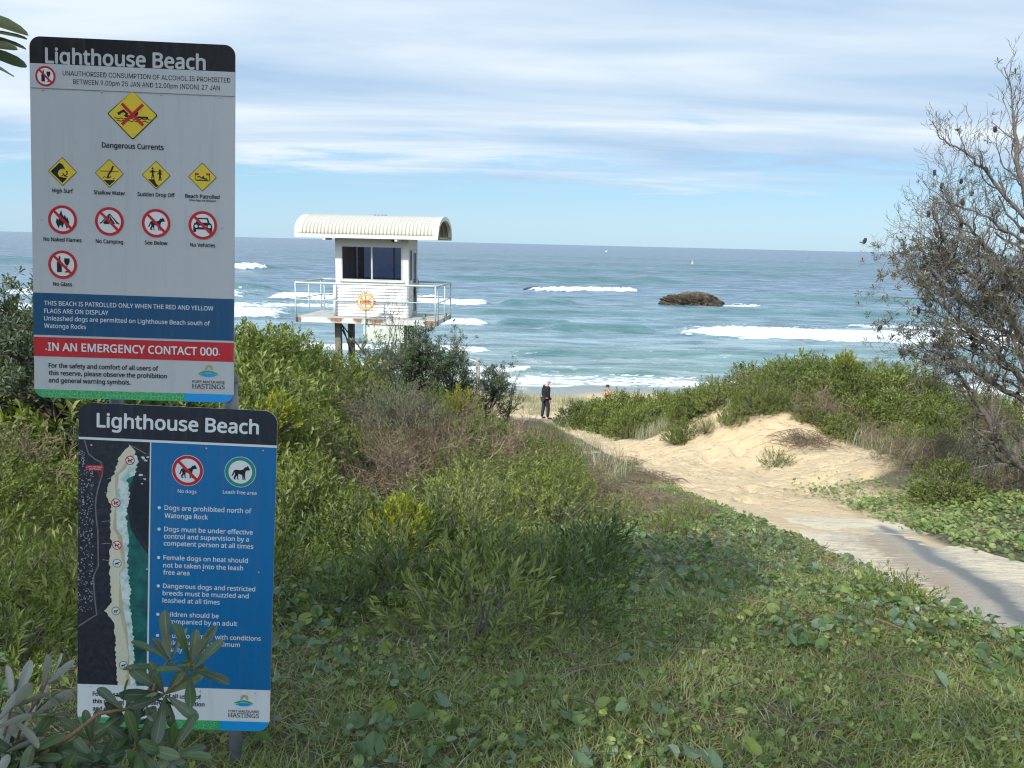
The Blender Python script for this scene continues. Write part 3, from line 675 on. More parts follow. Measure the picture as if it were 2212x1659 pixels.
def swirl_band(parent, x0, xm, x1, y1, r, seed):
    a = Art(0.5); rr = min(r, y1)
    def corner(side):
        pts = []
        for i in range(9):
            t = math.radians(90 * i / 8)
            pts.append((x0 + r - r * math.sin(t), r - r * math.cos(t)) if side < 0 else (x1 - r + r * math.sin(t), r - r * math.cos(t)))
        return [p for p in pts if p[1] <= y1]
    L = corner(-1); R_ = corner(1)
    a.poly([(xm, 0)] + [(xm, y1), (L[-1][0], y1)] + L[::-1], 0); a.poly([(xm, 0)] + R_ + [(R_[-1][0], y1), (xm, y1)], 1)
    rng = random.Random(seed); x = x0 + 26
    while x < xm - 8:
        for y in (y1 * .3, y1 * .72):
            q = rng.uniform(4.5, 7.5); t0 = rng.uniform(0, 6.3); cx, cy = x + rng.uniform(-3, 3), y + rng.uniform(-1.5, 1.5)
            ts = np.linspace(t0, t0 + rng.uniform(3.2, 5.6), 14)
            P = [(cx + q * math.cos(t), cy + q * math.sin(t)) for t in ts]
            P = [(min(max(p[0], x0 + 12), xm - 1), min(max(p[1], 1.2), y1 - 1.2)) for p in P]
            a.line(P, 1.1, 2, 0.2)
        x += rng.uniform(9.5, 12.5)
    return a.build('footer_band', [K_GREEN, K_SKY, K_LGREEN], parent)


# --- upper board
S1 = thing('beach_sign', 'tall white warning sign with black header and rows of hazard and prohibition symbols', 'sign', (-1.4564, 2.2978, 10.0042), [math.radians(a) for a in (84.055, 0.724, 2.079)])
make_board(S1, 600, 1070, 31, K_SHADED)
a = Art(0.5); a.poly([(0, 991.5), (600, 991.5)] + [p for p in rrect(0, 0, 600, 1070, 31) if p[1] > 1000], 0); hb = a.build('header_band', K_BLACK, S1)
a = Art(1.0); a.text('Lighthouse Beach', 47, 511.8, 995, 42, 0, FONT_H, 0.022)
# the descender of the g is hidden under the pasted notice below
letters_obj = a.build('lettering', K_SHADED, hb)
a = Art(1.6); a.poly([(0.5, 921.3), (599.5, 921.3), (599.5, 991.8), (0.5, 991.8)], 0); a.line([(0.5, 921.3), (300, 921.3), (599.5, 921.3)], 0.9, 1, 0.1); notice = a.build('alcohol_notice', [K_SHADED, M_GALV], S1)
letters('lettering', [('UNAUTHORISED CONSUMPTION OF ALCOHOL IS PROHIBITED', 96.2, 586.1, 960.2, 13.8), ('BETWEEN 9.00pm 25 JAN AND 12.00pm (NOON) 27 JAN', 126.6, 555, 936.6, 13.8)], K_INK, notice, 2.0, FONT_G, 0.004)
no_symbol('prohibition_symbol', 46.2, 955.8, 29.5, 'glass', notice, 2.0)
a = Art(0.8); cx, cy = 298.5, 855.5; diamond(a, cx, cy, 74.5, 920.9)
hum(a, cx, cy, 74.5, [(-.58, .0), (-.35, .14), (-.22, .02), (-.30, -.08)], .11); hum(a, cx, cy, 74.5, [(-.3, -.06), (-.05, -.08), (.2, -.1), (.62, -.1)], .08); a.disc(cx + .12 * 74.5, cy + .06 * 74.5, .11 * 74.5, 1, .3)
wavy(a, cx, cy, 74.5, -.72, .74, -.17, .035, 7); wavy(a, cx, cy, 74.5, -.62, .64, -.26, .035, 6)
for s_ in (1, -1): a.line([(cx - .42 * 74.5, cy + s_ * .41 * 74.5), (cx, cy), (cx + .42 * 74.5, cy - s_ * .41 * 74.5)], 9.0, 3, 0.8 + .1 * s_)
a.build('warning_symbol', SYM, S1)
for i, cx in enumerate((91.7, 229.3, 367.2, 504.3)):
    a = Art(0.8); cy, r = 680.5, 42.6; diamond(a, cx, cy, r)
    if i == 0:
        a.shape([(-.82, -.02), (-.2, .60), (0, .50), (.14, .30), (.2, .12), (.08, .2), (-.08, .18), (-.26, .06), (-.32, -.14), (-.24, -.34), (.12, -.42), (.34, -.42), (0, -.80)], cx, cy, r, 1, .3)
        hum(a, cx, cy, r, [(-.05, -.32), (.1, -.2), (.22, -.28), (.34, -.1), (.28, .02)], .07); hum(a, cx, cy, r, [(.1, -.2), (.02, -.1), (.2, -.36), (.38, -.34)], .06); a.disc(cx + .3 * r, cy + .0 * r, .06 * r, 1, .4)
    if i == 1:
        wavy(a, cx, cy, r, -.66, .66, .14, .05, 7); hum(a, cx, cy, r, [(.28, .52), (.10, .12), (-.04, -.06), (-.12, -.34)], .13); hum(a, cx, cy, r, [(-.12, -.34), (.14, -.22)], .07); hum(a, cx, cy, r, [(-.12, -.34), (-.34, -.22), (-.45, -.36)], .05)
        a.shape([(-.42, -.46), (.42, -.46), (0, -.84)], cx, cy, r, 1, .3); hum(a, cx, cy, r, [(.24, -.42), (.34, -.3)], .05)
    if i == 2:
        a.shape([(-.56, -.30), (-.12, -.28), (.0, -.58), (.18, -.72), (0, -.86)], cx, cy, r, 1, .3)
        for (hx, hy, fl) in ((-.24, .46, 1), (.26, .34, -1)):
            a.disc(cx + hx * r, cy + hy * r, .075 * r, 1, .4); hum(a, cx, cy, r, [(hx, hy - .1), (hx, hy - .34)], .15); hum(a, cx, cy, r, [(hx, hy - .34), (hx - .06, hy - .72)], .08); hum(a, cx, cy, r, [(hx + .02, hy - .34), (hx + .1, hy - .70)], .08)
            hum(a, cx, cy, r, [(hx, hy - .12), (hx + .18 * fl, hy - .28)], .06); hum(a, cx, cy, r, [(hx, hy - .12), (hx - .16 * fl, hy - .3)], .06)
        wavy(a, cx, cy, r, -.5, .5, .26, .04, 5)
    if i == 3:
        for s_ in (-1, 1):
            hum(a, cx, cy, r, [(s_ * .50, .26), (s_ * .50, -.26)], .05); X0 = (-.5 if s_ < 0 else .26)
            a.shape([(X0, .12), (X0 + .24, .12), (X0 + .24, .27), (X0, .27)], cx, cy, r, 3, .3)
        hum(a, cx, cy, r, [(-.36, -.02), (-.2, .04), (-.1, -.06), (.34, -.14)], .09); a.disc(cx + .06 * r, cy, .07 * r, 1, .4); wavy(a, cx, cy, r, -.4, .42, -.21, .05, 6); wavy(a, cx, cy, r, -.44, .44, -.25, .05, 5)
    a.build('warning_symbol', SYM, S1)
for (cx, cy, kd) in ((90.3, 538.3, 'flame'), (228.4, 538.3, 'tent'), (366.9, 538.0, 'dog'), (505.6, 537, 'car'), (89, 404.2, 'glass')): no_symbol('prohibition_symbol', cx, cy, 42.7, kd, S1)
letters('lettering', [('Dangerous Currents', 208.2, 389.1, 756, 14.6)], K_INK, S1)
for q_ in [('High Surf', 61.5, 121.7, 618.5, 11), ('Shallow Water', 183.3, 275.4, 617.5, 11), ('Sudden Drop Off', 312.4, 422.1, 617.3, 11), ('Beach Patrolled', 453.5, 555.3, 617.3, 11), ('When flags are displayed', 465, 543.7, 608.4, 5)]: letters('lettering', [q_], K_INK, S1)
for q_ in [('No Naked Flames', 33.9, 145.3, 473.5, 11), ('No Camping', 188, 268.3, 473, 11), ('See Below', 333.2, 400.7, 474, 11), ('No Vehicles', 468.2, 543, 472.3, 11), ('No Glass', 61, 115.8, 340.2, 11)]: letters('lettering', [q_], K_INK, S1)
a = Art(0.6); a.poly([(0, 190.8), (600, 190.8), (600, 318), (0, 318)], 0); bb = a.build('blue_panel', K_BLUE, S1)
letters('lettering', [('THIS BEACH IS PATROLLED ONLY WHEN THE RED AND YELLOW', 33.3, 537.7, 281, 13), ('FLAGS ARE ON DISPLAY', 32.9, 223.5, 257.5, 13), ('Unleashed dogs are permitted on Lighthouse Beach south of', 32.6, 528, 235.3, 13), ('Watonga Rocks', 32.3, 156.3, 212.5, 13)], K_WHITE, bb, 1.2, None, 0.006)
a = Art(0.6); a.poly([(0, 126), (600, 126), (600, 184.5), (0, 184.5)], 0); rb = a.build('emergency_band', K_RED, S1)
letters('lettering', [('IN AN EMERGENCY CONTACT 000', 43, 551.9, 144, 23.6)], K_WHITE, rb, 1.2, None, 0.018)
letters('lettering', [('For the safety and comfort of all users of', 44.3, 371.8, 92.2, 13.2), ('this reserve, please observe the prohibition', 44, 397.7, 69.6, 13.2), ('and general warning symbols.', 43.7, 288.5, 47, 13.2)], K_INK, S1)
council_logo(S1, 523, 88, 475.2, 573, 58.5, 41.5, 13.6, 7.5)
swirl_band(S1, 0, 451.6, 600, 25.1, 31, 3)
screws([(37.6, 916.5), (209.8, 917), (380.9, 917), (554.2, 917), (37.3, 147), (208.2, 147), (383, 147.3), (556.6, 147.5), (28, 537), (562, 533)], S1)
mb = MB()                                                              # stiffening rails behind the board, clamped to the posts
for yy in (0.22, 0.80): mb = MB(); mb.box((0.03, yy - .02, -.034), (0.57, yy + .02, -.0045)); mb.build('backing_rail', M_GALV, S1)

# --- lower board
S2 = thing('beach_sign', 'lower blue and black dog rules sign with an aerial beach map down one side', 'sign', (-1.346, 2.1898, 8.9703), [math.radians(a) for a in (84.472, 1.753, 1.92)])
make_board(S2, 600, 1028.7, 41, K_WHITE)
a = Art(0.5); a.poly([(0, 922.5), (600, 922.5)] + [p for p in rrect(0, 0, 600, 1028.7, 41) if p[1] > 930], 0); hb = a.build('header_band', K_NAVY, S2)
letters('lettering', [('Lighthouse Beach', 56, 543, 955.5, 41.5)], K_WHITE, hb, 1.0, None, 0.022)
a = Art(0.5); a.poly([(219, 137), (600, 137), (600, 915), (219, 915)], 0); bp_ = a.build('blue_panel', K_BLUE2, S2)
a = Art(0.9); cx, cy = 330.5, 832; a.disc(cx, cy, 48.3, 2); a.build('symbol_disc', SYM, bp_); no_symbol('prohibition_symbol', cx, cy, 46.8, 'dog', bp_, 1.3)
a = Art(0.9); cx, cy = 491, 834.5; a.disc(cx, cy, 48, 2); a.ring(cx, cy, 36, 46.6, 4, 0.2); a.shape(DOG, cx, cy, 47, 1, 0.4); a.build('permission_symbol', SYM, bp_)
for q_ in [('No dogs', 301.6, 358.4, 761.5, 10.5), ('Leash free area', 439.2, 541.7, 765, 10.5)]: letters('lettering', [q_], K_WHITE, bp_, 1.1, None, 0.01)
T2 = [[('Dogs are prohibited north of', 262.3, 527.7, 706), ('Watonga Rock', 262.6, 394.7, 681)], [('Dogs must be under effective', 262.2, 533.1, 638.5), ('control and supervision by a', 261.9, 521.8, 616), ('competent person at all times', 261.6, 536, 593.5)],
      [('Female dogs on heat should', 261.2, 520, 548), ('not be taken into the leash', 260.6, 506.2, 523.5), ('free area', 260.9, 341, 501)], [('Dangerous dogs and restricted', 260.7, 544.8, 457.5), ('breeds must be muzzled and', 260.2, 525.1, 434.5), ('leashed at all times', 260.1, 436, 411)],
      [('Children should be', 259.5, 433.7, 366.5), ('accompanied by an adult', 259.8, 491.5, 343.5)], [('Failure to comply with conditions', 259.6, 565.9, 298), ('could result in a maximum', 259.9, 501.5, 275.5), ('penalty of $550', 260, 392, 252.5)]]
for para in T2:
    a = Art(1.1)
    for (body, x0, x1, y) in para: a.text(body, x0, x1, y, 14.2, 0, None, 0.012)
    a.disc(246, para[0][3] + 6, 5, 0, 0, 16); a.build('lettering', K_WHITE, bp_)
letters('lettering', [('For the safety and comfort of all users of', 47.5, 383.8, 101, 13.2), ('this reserve, please observe the prohibition', 47.5, 394.5, 77, 13.2), ('and general warning symbols.', 47.7, 285, 53, 13.2)], K_INK, S2)
council_logo(S2, 517, 92, 470.3, 566.5, 61, 44.5, 13.6, 7.5)
swirl_band(S2, 0, 445.7, 600, 31, 41, 9)
screws([(386.6, 903.5), (559.7, 904.5), (39.3, 898.2), (382.7, 517.3), (554.7, 518.6), (211, 515.4), (40.8, 132), (380.2, 127.4), (551.2, 126.8)], S2)
mb = MB()
for yy in (0.14, 0.86): mb = MB(); mb.box((0.03, yy - .02, -.034), (0.57, yy + .02, -.0045)); mb.build('backing_rail', M_GALV, S2)

# aerial map print


def map_mat(name, stops, scale, detail=6):
    m, nt, b, o = new_mat(name); tc = N(nt, 'ShaderNodeTexCoord'); n = noise(nt, tc.outputs['Object'], scale, detail, 0.65, 0.4)
    nt.links.new(ramp(nt, n, stops), b.inputs['Base Color']); b.inputs['Roughness'].default_value = 0.42; b.inputs['Specular IOR Level'].default_value = 0.25; return m


K_LAND = map_mat('map_land', [(0.35, (0.010, 0.012, 0.020)), (0.6, (0.022, 0.024, 0.034)), (0.75, (0.06, 0.055, 0.07))], 60)
K_MSAND = map_mat('map_sand', [(0.35, (0.47, 0.46, 0.34)), (0.7, (0.52, 0.47, 0.36))], 16)
K_MSANDB = map_mat('map_wet_sand', [(0.35, (0.36, 0.29, 0.19)), (0.7, (0.42, 0.38, 0.27))], 16)
K_SURF = map_mat('map_surf', [(0.38, (0.22, 0.36, 0.33)), (0.52, (0.46, 0.53, 0.51)), (0.7, (0.56, 0.60, 0.60))], 34)
K_DEEP = map_mat('map_sea', [(0.35, (0.006, 0.045, 0.05)), (0.5, (0.010, 0.09, 0.085)), (0.72, (0.02, 0.16, 0.14))], 14)
K_DARK = map_mat('map_deep_sea', [(0.4, (0.006, 0.012, 0.022)), (0.7, (0.012, 0.022, 0.03))], 20)
K_HOUSE = map_mat('map_roof', [(0.3, (0.10, 0.095, 0.12)), (0.6, (0.34, 0.33, 0.36))], 90); K_ROAD = map_mat('map_road', [(0.3, (0.09, 0.085, 0.10)), (0.7, (0.15, 0.14, 0.15))], 40)
BL = [(155, 905), (124, 868), (115, 835), (106, 809), (92, 779), (86, 743), (100, 711), (96, 665), (98, 616), (105, 590), (95, 573), (97, 521), (96, 498), (100, 449), (102, 407), (83, 377), (112, 340), (115, 290), (118, 240), (124, 138)]
WL = [(168, 873), (143, 830), (122, 809), (118, 744), (115, 689), (117, 640), (133, 618), (140, 570), (146, 523), (128, 500), (132, 450), (140, 383), (155, 308), (158, 241), (163, 138)]
SR = [(176, 873), (181, 851), (169, 811), (146, 797), (157, 746), (146, 706), (146, 680), (152, 625), (151, 576), (151, 523), (154, 500), (160, 451), (161, 384), (171, 292), (174, 241), (181, 138)]


def rough_line(P, amp, seed, step=5):
    out = []; rng = random.Random(seed)
    for (a_, b_) in zip(P[:-1], P[1:]):
        k = max(1, int(abs(a_[1] - b_[1]) / step))
        for i in range(k): t = i / k; out.append((a_[0] + (b_[0] - a_[0]) * t + rng.uniform(-amp, amp), a_[1] + (b_[1] - a_[1]) * t))
    return out + [P[-1]]


a = Art(0.5); rng = random.Random(4)
a.poly([(0, 138), (213, 138), (215, 915), (0, 915)], 0, 0)
bl, wl, sr = rough_line(BL, 3.0, 1), rough_line(WL, 1.2, 2), rough_line(SR, 4.0, 3)
a.poly([(176, 138)] + [(213, 138), (214.5, 560)] + [(185, 600), (160, 640), (150, 700), (150, 760), (165, 800), (180, 850), (176, 873)] + sr[1:], 4, 0.1)
a.poly([(214.5, 585), (190, 615), (168, 660), (158, 720), (166, 770), (178, 800), (214.8, 790)], 5, 0.2)
a.poly(wl[::1] + sr[::-1], 3, 0.3)
a.poly(bl + [(wl[i][0], wl[i][1]) for i in range(len(wl) - 1, -1, -1)] + [(172, 885)], 1, 0.2)
a.poly([(p[0] - 1 - 12 * abs(math.sin(p[1] * .013)), p[1]) for p in wl] + [(p[0] - 0.5, p[1]) for p in wl[::-1]], 2, 0.35)
for (x, y, s_) in ((195, 866, 7), (203, 858, 6), (188, 812, 8), (200, 800, 5), (209, 868, 5), (192, 785, 4)): a.poly([(x + s_ * rng.uniform(.5, 1.3) * math.cos(t), y + s_ * .6 * rng.uniform(.5, 1.3) * math.sin(t)) for t in np.arange(10) * .628], 3, 0.4)
a.line([(18, 914), (24, 890), (31, 870), (50, 855), (68, 846), (72, 830), (72, 807), (64, 780), (59, 761), (54, 735), (52, 709), (55, 670), (60, 631), (61, 575), (62, 520), (48, 488), (49, 450), (52, 413), (58, 364), (30, 345), (2, 324)], 4.5, 7, 0.25)
for k in range(330):
    y = rng.uniform(372, 880); xr_ = 50 if y < 830 else 22
    x = rng.uniform(3, xr_ - 4) if y > 560 else 2 + (int(rng.uniform(0, 11))) * 4.3 + rng.uniform(-.6, .6)
    w_, h_, t = rng.uniform(.6, 1.8), rng.uniform(.8, 2.6), rng.uniform(-.9, .9)
    a.poly([(x + (u * w_) * math.cos(t) - (v * h_) * math.sin(t), y + (u * w_) * math.sin(t) + (v * h_) * math.cos(t)) for u, v in ((-1, -1), (1, -1), (1, 1), (-1, 1))], 6, 0.3)
for (x0, y0, x1, y1) in ((88, 795, 106, 800), (80, 752, 100, 756), (72, 660, 96, 664), (70, 590, 98, 593), (74, 540, 96, 537), (150, 905, 205, 878)): a.line([(x0, y0), ((x0 + x1) / 2, (y0 + y1) / 2 + 1), (x1, y1)], 1.3, 6, 0.3)
mp = a.build('map_print', [K_LAND, K_MSAND, K_MSANDB, K_SURF, K_DEEP, K_DARK, K_HOUSE, K_ROAD], S2)
for (x, y) in ((155.8, 856), (114.3, 721.5), (118.3, 588)): no_symbol('prohibition_symbol', x, y, 14.2, 'dog', mp, 1.1)
for (x, y) in ((119.5, 531), (117.2, 378.3), (141.2, 203.5)):
    a = Art(1.1); a.disc(x, y, 13.6, 2); a.ring(x, y, 11.2, 13.6, 4, .2); a.shape(DOG, x, y, 13, 1, .3); a.build('permission_symbol', SYM, mp)
a = Art(1.1); a.poly([(25, 820), (76, 820), (76, 836.5), (25, 836.5)], 0); a.line([(60, 820), (63, 812), (67, 800)], 2.2, 0); a.poly([(62, 803), (70, 796), (68, 806)], 0)
yah = a.build('location_label', K_RED, mp)
letters('lettering', [('you are here', 28, 73, 829.5, 4.6), ('(surfclub)', 33, 68, 822.3, 4.6)], K_WHITE, yah, 1.5, None, 0.004)

# --- posts
SR1 = Matrix.Rotation(math.radians(84.2), 3, 'X')


def make_post(x, label, rtop=0.024):
    def onpl(h): return Vector((x, 2.300 + 0.098 * h, 10.0042 + h))          # a line just behind both boards
    base = onpl(-1.42); top = onpl(0.065); r = rtop * 0.85; c = thing('sign_post', label, 'post', base)
    off = Vector((0, 0.052, 0)); mb = MB(); P = [Vector((0, 0, -.3)) + off, Vector(top - base) + off]
    mb.tube([P[0], (P[0] + P[1]) / 2, P[1]], r, 20); mb.build('pole', M_GALV, c, True)
    mb = MB(); d = (P[1] - P[0]).normalized(); T = P[1]
    mb.tube([T - d * .016, T - d * .0155, T - d * .012, T + d * .003, T + d * .008, T + d * .0105, T + d * .011], [r * .9, r * 1.12, r * 1.08, r * 1.05, r * .8, r * .4, r * .05], 20); mb.build('cap', M_GALV, c, True)
    return c


make_post(-0.876, 'grey galvanised sign post with round cap showing beside the upper sign')
make_post(-1.236, 'grey galvanised sign post mostly hidden behind the two signs')

# ------------------------------------------------------------------ lifeguard tower
M_TWHITE = plain('tower_white_paint', (0.58, 0.585, 0.565), 0.5, var=0.05, scale=3)
M_TROOF = plain('roof_cream_metal', (0.47, 0.445, 0.37), 0.45, var=0.06, scale=5)
M_TGREY = plain('rail_pale_green_paint', (0.40, 0.47, 0.44), 0.5, var=0.12, scale=6)
M_TDECK = plain('deck_grey', (0.36, 0.37, 0.35), 0.8, var=0.12, scale=5)
M_TDARK = plain('tower_dark_trim', (0.035, 0.035, 0.045), 0.5)
M_TIMB = plain('tower_leg_timber', (0.17, 0.155, 0.135), 0.9, var=0.35, scale=14)
M_SOFFIT = plain('roof_soffit', (0.42, 0.36, 0.28), 0.8)
M_ALUW = plain('window_frame_aluminium', (0.46, 0.45, 0.40), 0.45, 0.3)
m, nt, b, o = new_mat('rusted_beam'); tc = N(nt, 'ShaderNodeTexCoord'); ob = tc.outputs['Object']
at = N(nt, 'ShaderNodeAttribute'); at.attribute_name = 'rust'
rn = noise(nt, mapping(nt, ob, (6, 6, 3)), 2.2, 6, 0.7)
rf = ramp(nt, math_n(nt, 'MULTIPLY', at.outputs['Fac'], math_n(nt, 'ADD', rn, 0.45)), [(0.38, (0, 0, 0)), (0.66, (.9, .9, .9))])
nt.links.new(mixc(nt, rf, (0.52, 0.54, 0.50), ramp(nt, rn, [(0.35, (0.30, 0.15, 0.07)), (0.6, (0.12, 0.045, 0.022)), (0.8, (0.40, 0.28, 0.17))])), b.inputs['Base Color']); b.inputs['Roughness'].default_value = 0.8
M_RUST = m
m, nt, b, o = new_mat('tinted_glass')
tr = N(nt, 'ShaderNodeBsdfTransparent'); tr.inputs[0].default_value = (0.30, 0.32, 0.42, 1); gl = N(nt, 'ShaderNodeBsdfGlossy'); gl.inputs['Roughness'].default_value = 0.03; gl.inputs[0].default_value = (0.8, 0.8, 0.9, 1)
fr = N(nt, 'ShaderNodeFresnel'); fr.inputs[0].default_value = 1.5; mx = N(nt, 'ShaderNodeMixShader'); nt.links.new(fr.outputs[0], mx.inputs[0]); nt.links.new(tr.outputs[0], mx.inputs[1]); nt.links.new(gl.outputs[0], mx.inputs[2]); nt.links.new(mx.outputs[0], o.inputs[0])
M_TGLASS = m
TW = thing('lifeguard_tower', 'white lifeguard lookout tower with curved corrugated roof standing on legs above the beach', 'tower', (-6.6635, 23.5, 7.9875), (0, 0, math.radians(-5.0)))
DW, DD = 4.36, 2.4
mb = MB(); mb.box((0.03, 0.03, .09), (DW - .03, DD - .03, .158)); deck = mb.build('deck', M_TDECK, TW)
# perimeter beams with rust spots
def beam(a_, b_, nx_, ny_):
    (x0, y0, z0), (x1, y1, z1) = a_, b_; mb = MB(); k = 70; V, Fq, R_ = [], [], []
    t = np.linspace(0, 1, k)
    if x1 - x0 > y1 - y0: P = [((x0 + (x1 - x0) * q), None) for q in t]
    else: P = [(None, (y0 + (y1 - y0) * q)) for q in t]
    for (xx, yy) in P:
        sec = [(xx, y0, z0), (xx, y1, z0), (xx, y1, z1), (xx, y0, z1)] if xx is not None else [(x1, yy, z0), (x0, yy, z0), (x0, yy, z1), (x1, yy, z1)]
        V += sec
        for s_ in sec:
            if xx is not None:
                v = max([math.exp(-((xx - c) / w) ** 2) for c, w in ((0.08, .11), (1.25, .32), (1.95, .22), (2.5, .4), (4.16, .2))])
                R_.append(v * (1.0 if s_[2] > (z0 + z1) / 2 or xx > 3.9 or xx < .2 else 0.55))
            else: R_.append(0.25)
    Fq = [(i * 4 + j, i * 4 + (j + 1) % 4, (i + 1) * 4 + (j + 1) % 4, (i + 1) * 4 + j) for i in range(k - 1) for j in range(4)] + [(0, 3, 2, 1), tuple((k - 1) * 4 + j for j in range(4))]
    return mk('edge_beam', V, [np.array(Fq)], M_RUST, None, TW, False, {'rust': R_})
beam((0, 0, 0), (DW, .03, .155), 1, 0); beam((0, DD - .03, 0), (DW, DD, .155), 1, 0); beam((0, .031, 0), (.03, DD - .031, .154), 0, 1); beam((DW - .03, .031, 0), (DW, DD - .031, .154), 0, 1)
# cabin walls: boarded lower part, panels round the windows
CX0, CX1, CY0, CY1, CZ0, CZ1 = 1.06, 3.36, .65, 1.95, .158, 2.60
WX0, WX1, WZ0, WZ1 = 1.25, 3.165, 1.285, 2.335
mb = MB()
for (y0, y1) in ((CY0, CY0 + .07), (CY1 - .07, CY1)):
    mb.box((CX0, y0, CZ0), (CX1, y1, WZ0)); mb.box((CX0, y0, WZ1), (CX1, y1, CZ1)); mb.box((CX0, y0, WZ0), (WX0, y1, WZ1)); mb.box((WX1, y0, WZ0), (CX1, y1, WZ1))
mb.box((CX0, CY0 + .07, CZ0), (CX0 + .07, CY1 - .07, CZ1))                       # closed end wall
mb.box((CX1 - .07, CY0 + .07, CZ0), (CX1, CY0 + .14, CZ1)); mb.box((CX1 - .07, CY0 + .14, 2.25), (CX1, CY1 - .07, CZ1))
mb.box((CX1 - .07, CY0 + .14, CZ0), (CX1, CY0 + .62, 1.28)); mb.box((CX1 - .07, CY0 + .54, 1.28), (CX1, CY0 + .62, 2.25))
mb.build('cabin_wall', M_TWHITE, TW)
mb = MB()                                                                       # weatherboards, each lapped over the next
for i in range(10):
    z0 = CZ0 + .012 + i * .097; mb.add([(CX0 - .05, CY0 - .036, z0), (CX1 - .02, CY0 - .036, z0), (CX1 - .02, CY0 - .006, z0 + .094), (CX0 - .05, CY0 - .006, z0 + .094), (CX0 - .05, CY0 - .002, z0), (CX1 - .02, CY0 - .002, z0)], [(0, 1, 2, 3), (0, 4, 5, 1)])
mb.build('weatherboard_cladding', M_TWHITE, TW)
mb = MB(); mb.tube([(CX0 - .015, CY0 - .05, .16), (CX0 - .015, CY0 - .05, 1.12)], .055, 14); mb.build('downpipe', M_TWHITE, TW, True)
def window(name, x0, x1, z0, z1, y, yo, mid):
    mb = MB(); f = .035
    mb.box((x0, y, z0), (x1, y + .05, z0 + f)); mb.box((x0, y, z1 - f), (x1, y + .05, z1)); mb.box((x0, y, z0 + f), (x0 + f, y + .05, z1 - f)); mb.box((x1 - f, y, z0 + f), (x1, y + .05, z1 - f))
    mb.box((mid - .025, y - .008, z0 + f), (mid + .025, y + .045, z1 - f))
    w = mb.build(name, M_ALUW, TW)
    for (a_, c_) in ((x0 + f, mid - .025), (mid + .025, x1 - f)):
        mb = MB(); mb.add([(a_, y + .025, z0 + f), (c_, y + .025, z0 + f), (c_, y + .025, z1 - f), (a_, y + .025, z1 - f)], [(0, 1, 2, 3)]); mb.build('pane', M_TGLASS, w)
    return w
window('window', WX0, WX1, WZ0, WZ1, CY0 - .012, 0, 2.215); window('window', WX0, WX1, WZ0, WZ1, CY1 - .045, 0, 2.60)
mb = MB(); mb.box((1.30, 1.86, 1.3), (1.36, 1.88, 2.3)); mb.box((1.42, 1.86, 1.3), (1.62, 1.875, 2.3)); mb.build('curtain', plain('curtain_grey', (0.06, 0.06, 0.08), 0.9), TW)
mb = MB(); mb.box((WX0 - .06, CY0 - .045, WZ0 - .05), (WX1 + .06, CY0 - .003, WZ0 - .003)); mb.build('window_sill', M_TWHITE, TW)
# side window and glazed door on the visible end
mb = MB()
for (a_, c_, z0, z1) in ((CY0 + .14, CY0 + .54, 1.28, 2.25),):
    mb.box((CX1 - .05, a_, z0), (CX1 + .005, a_ + .03, z1)); mb.box((CX1 - .05, c_ - .03, z0), (CX1 + .005, c_, z1)); mb.box((CX1 - .05, a_ + .03, z0), (CX1 + .005, c_ - .03, z0 + .03)); mb.box((CX1 - .05, a_ + .03, z1 - .03), (CX1 + .005, c_ - .03, z1))
w = mb.build('window', M_ALUW, TW); mb = MB(); mb.add([(CX1 - .02, CY0 + .17, 1.31), (CX1 - .02, CY0 + .51, 1.31), (CX1 - .02, CY0 + .51, 2.22), (CX1 - .02, CY0 + .17, 2.22)], [(0, 1, 2, 3)]); mb.build('pane', M_TGLASS, w)
mb = MB(); d0, d1 = CY0 + .64, CY1 - .08
mb.box((CX1 - .045, d0, .17), (CX1 - .005, d0 + .08, 2.24)); mb.box((CX1 - .045, d1 - .08, .17), (CX1 - .005, d1, 2.24)); mb.box((CX1 - .045, d0 + .08, .17), (CX1 - .005, d1 - .08, .30)); mb.box((CX1 - .045, d0 + .08, 2.14), (CX1 - .005, d1 - .08, 2.24)); mb.box((CX1 - .045, d0 + .08, 1.14), (CX1 - .005, d1 - .08, 1.2))
dr = mb.build('door', M_ALUW, TW); mb = MB(); mb.box((CX1 - .03, d0 + .08, .30), (CX1 - .022, d1 - .08, 1.14)); mb.box((CX1 - .03, d0 + .08, 1.2), (CX1 - .022, d1 - .08, 2.14)); mb.build('pane', M_TGLASS, dr)
mb = MB(); mb.tube([(CX1 + .01, d1 - .05, 1.0), (CX1 + .05, d1 - .05, 1.02), (CX1 + .05, d1 - .05, 1.28), (CX1 + .01, d1 - .05, 1.3)], .012, 6); mb.build('handle', M_TDARK, dr)
# barrel roof
RX0, RX1, NXR, NA = .04, 4.39, 420, 40
xx = np.linspace(RX0, RX1, NXR); aa = np.linspace(0, math.pi, NA)
cor = 0.019 * np.sin(xx * 2 * math.pi / .112) * sstep((xx - RX0 - .16) / .03) * sstep((RX1 - .16 - xx) / .03)
XX, AA = np.meshgrid(xx, aa); R1 = 1.0 + np.broadcast_to(cor, XX.shape)
def roofv(off): return np.stack([XX, 1.2 - (1.21 + off) * np.cos(AA) * R1, 2.66 + (0.60 + off) * np.sin(AA) ** 0.92 * R1], -1).reshape(-1, 3)
ii = np.arange(NA - 1)[:, None] * NXR + np.arange(NXR - 1)[None]; q = np.stack([ii, ii + NXR, ii + NXR + 1, ii + 1], -1).reshape(-1, 4)
Vt, Vb = roofv(0), roofv(-.03); n = len(Vt)
rim = []
for j in range(NXR - 1): rim += [(j, j + 1, n + j + 1, n + j), ((NA - 1) * NXR + j, n + (NA - 1) * NXR + j, n + (NA - 1) * NXR + j + 1, (NA - 1) * NXR + j + 1)]
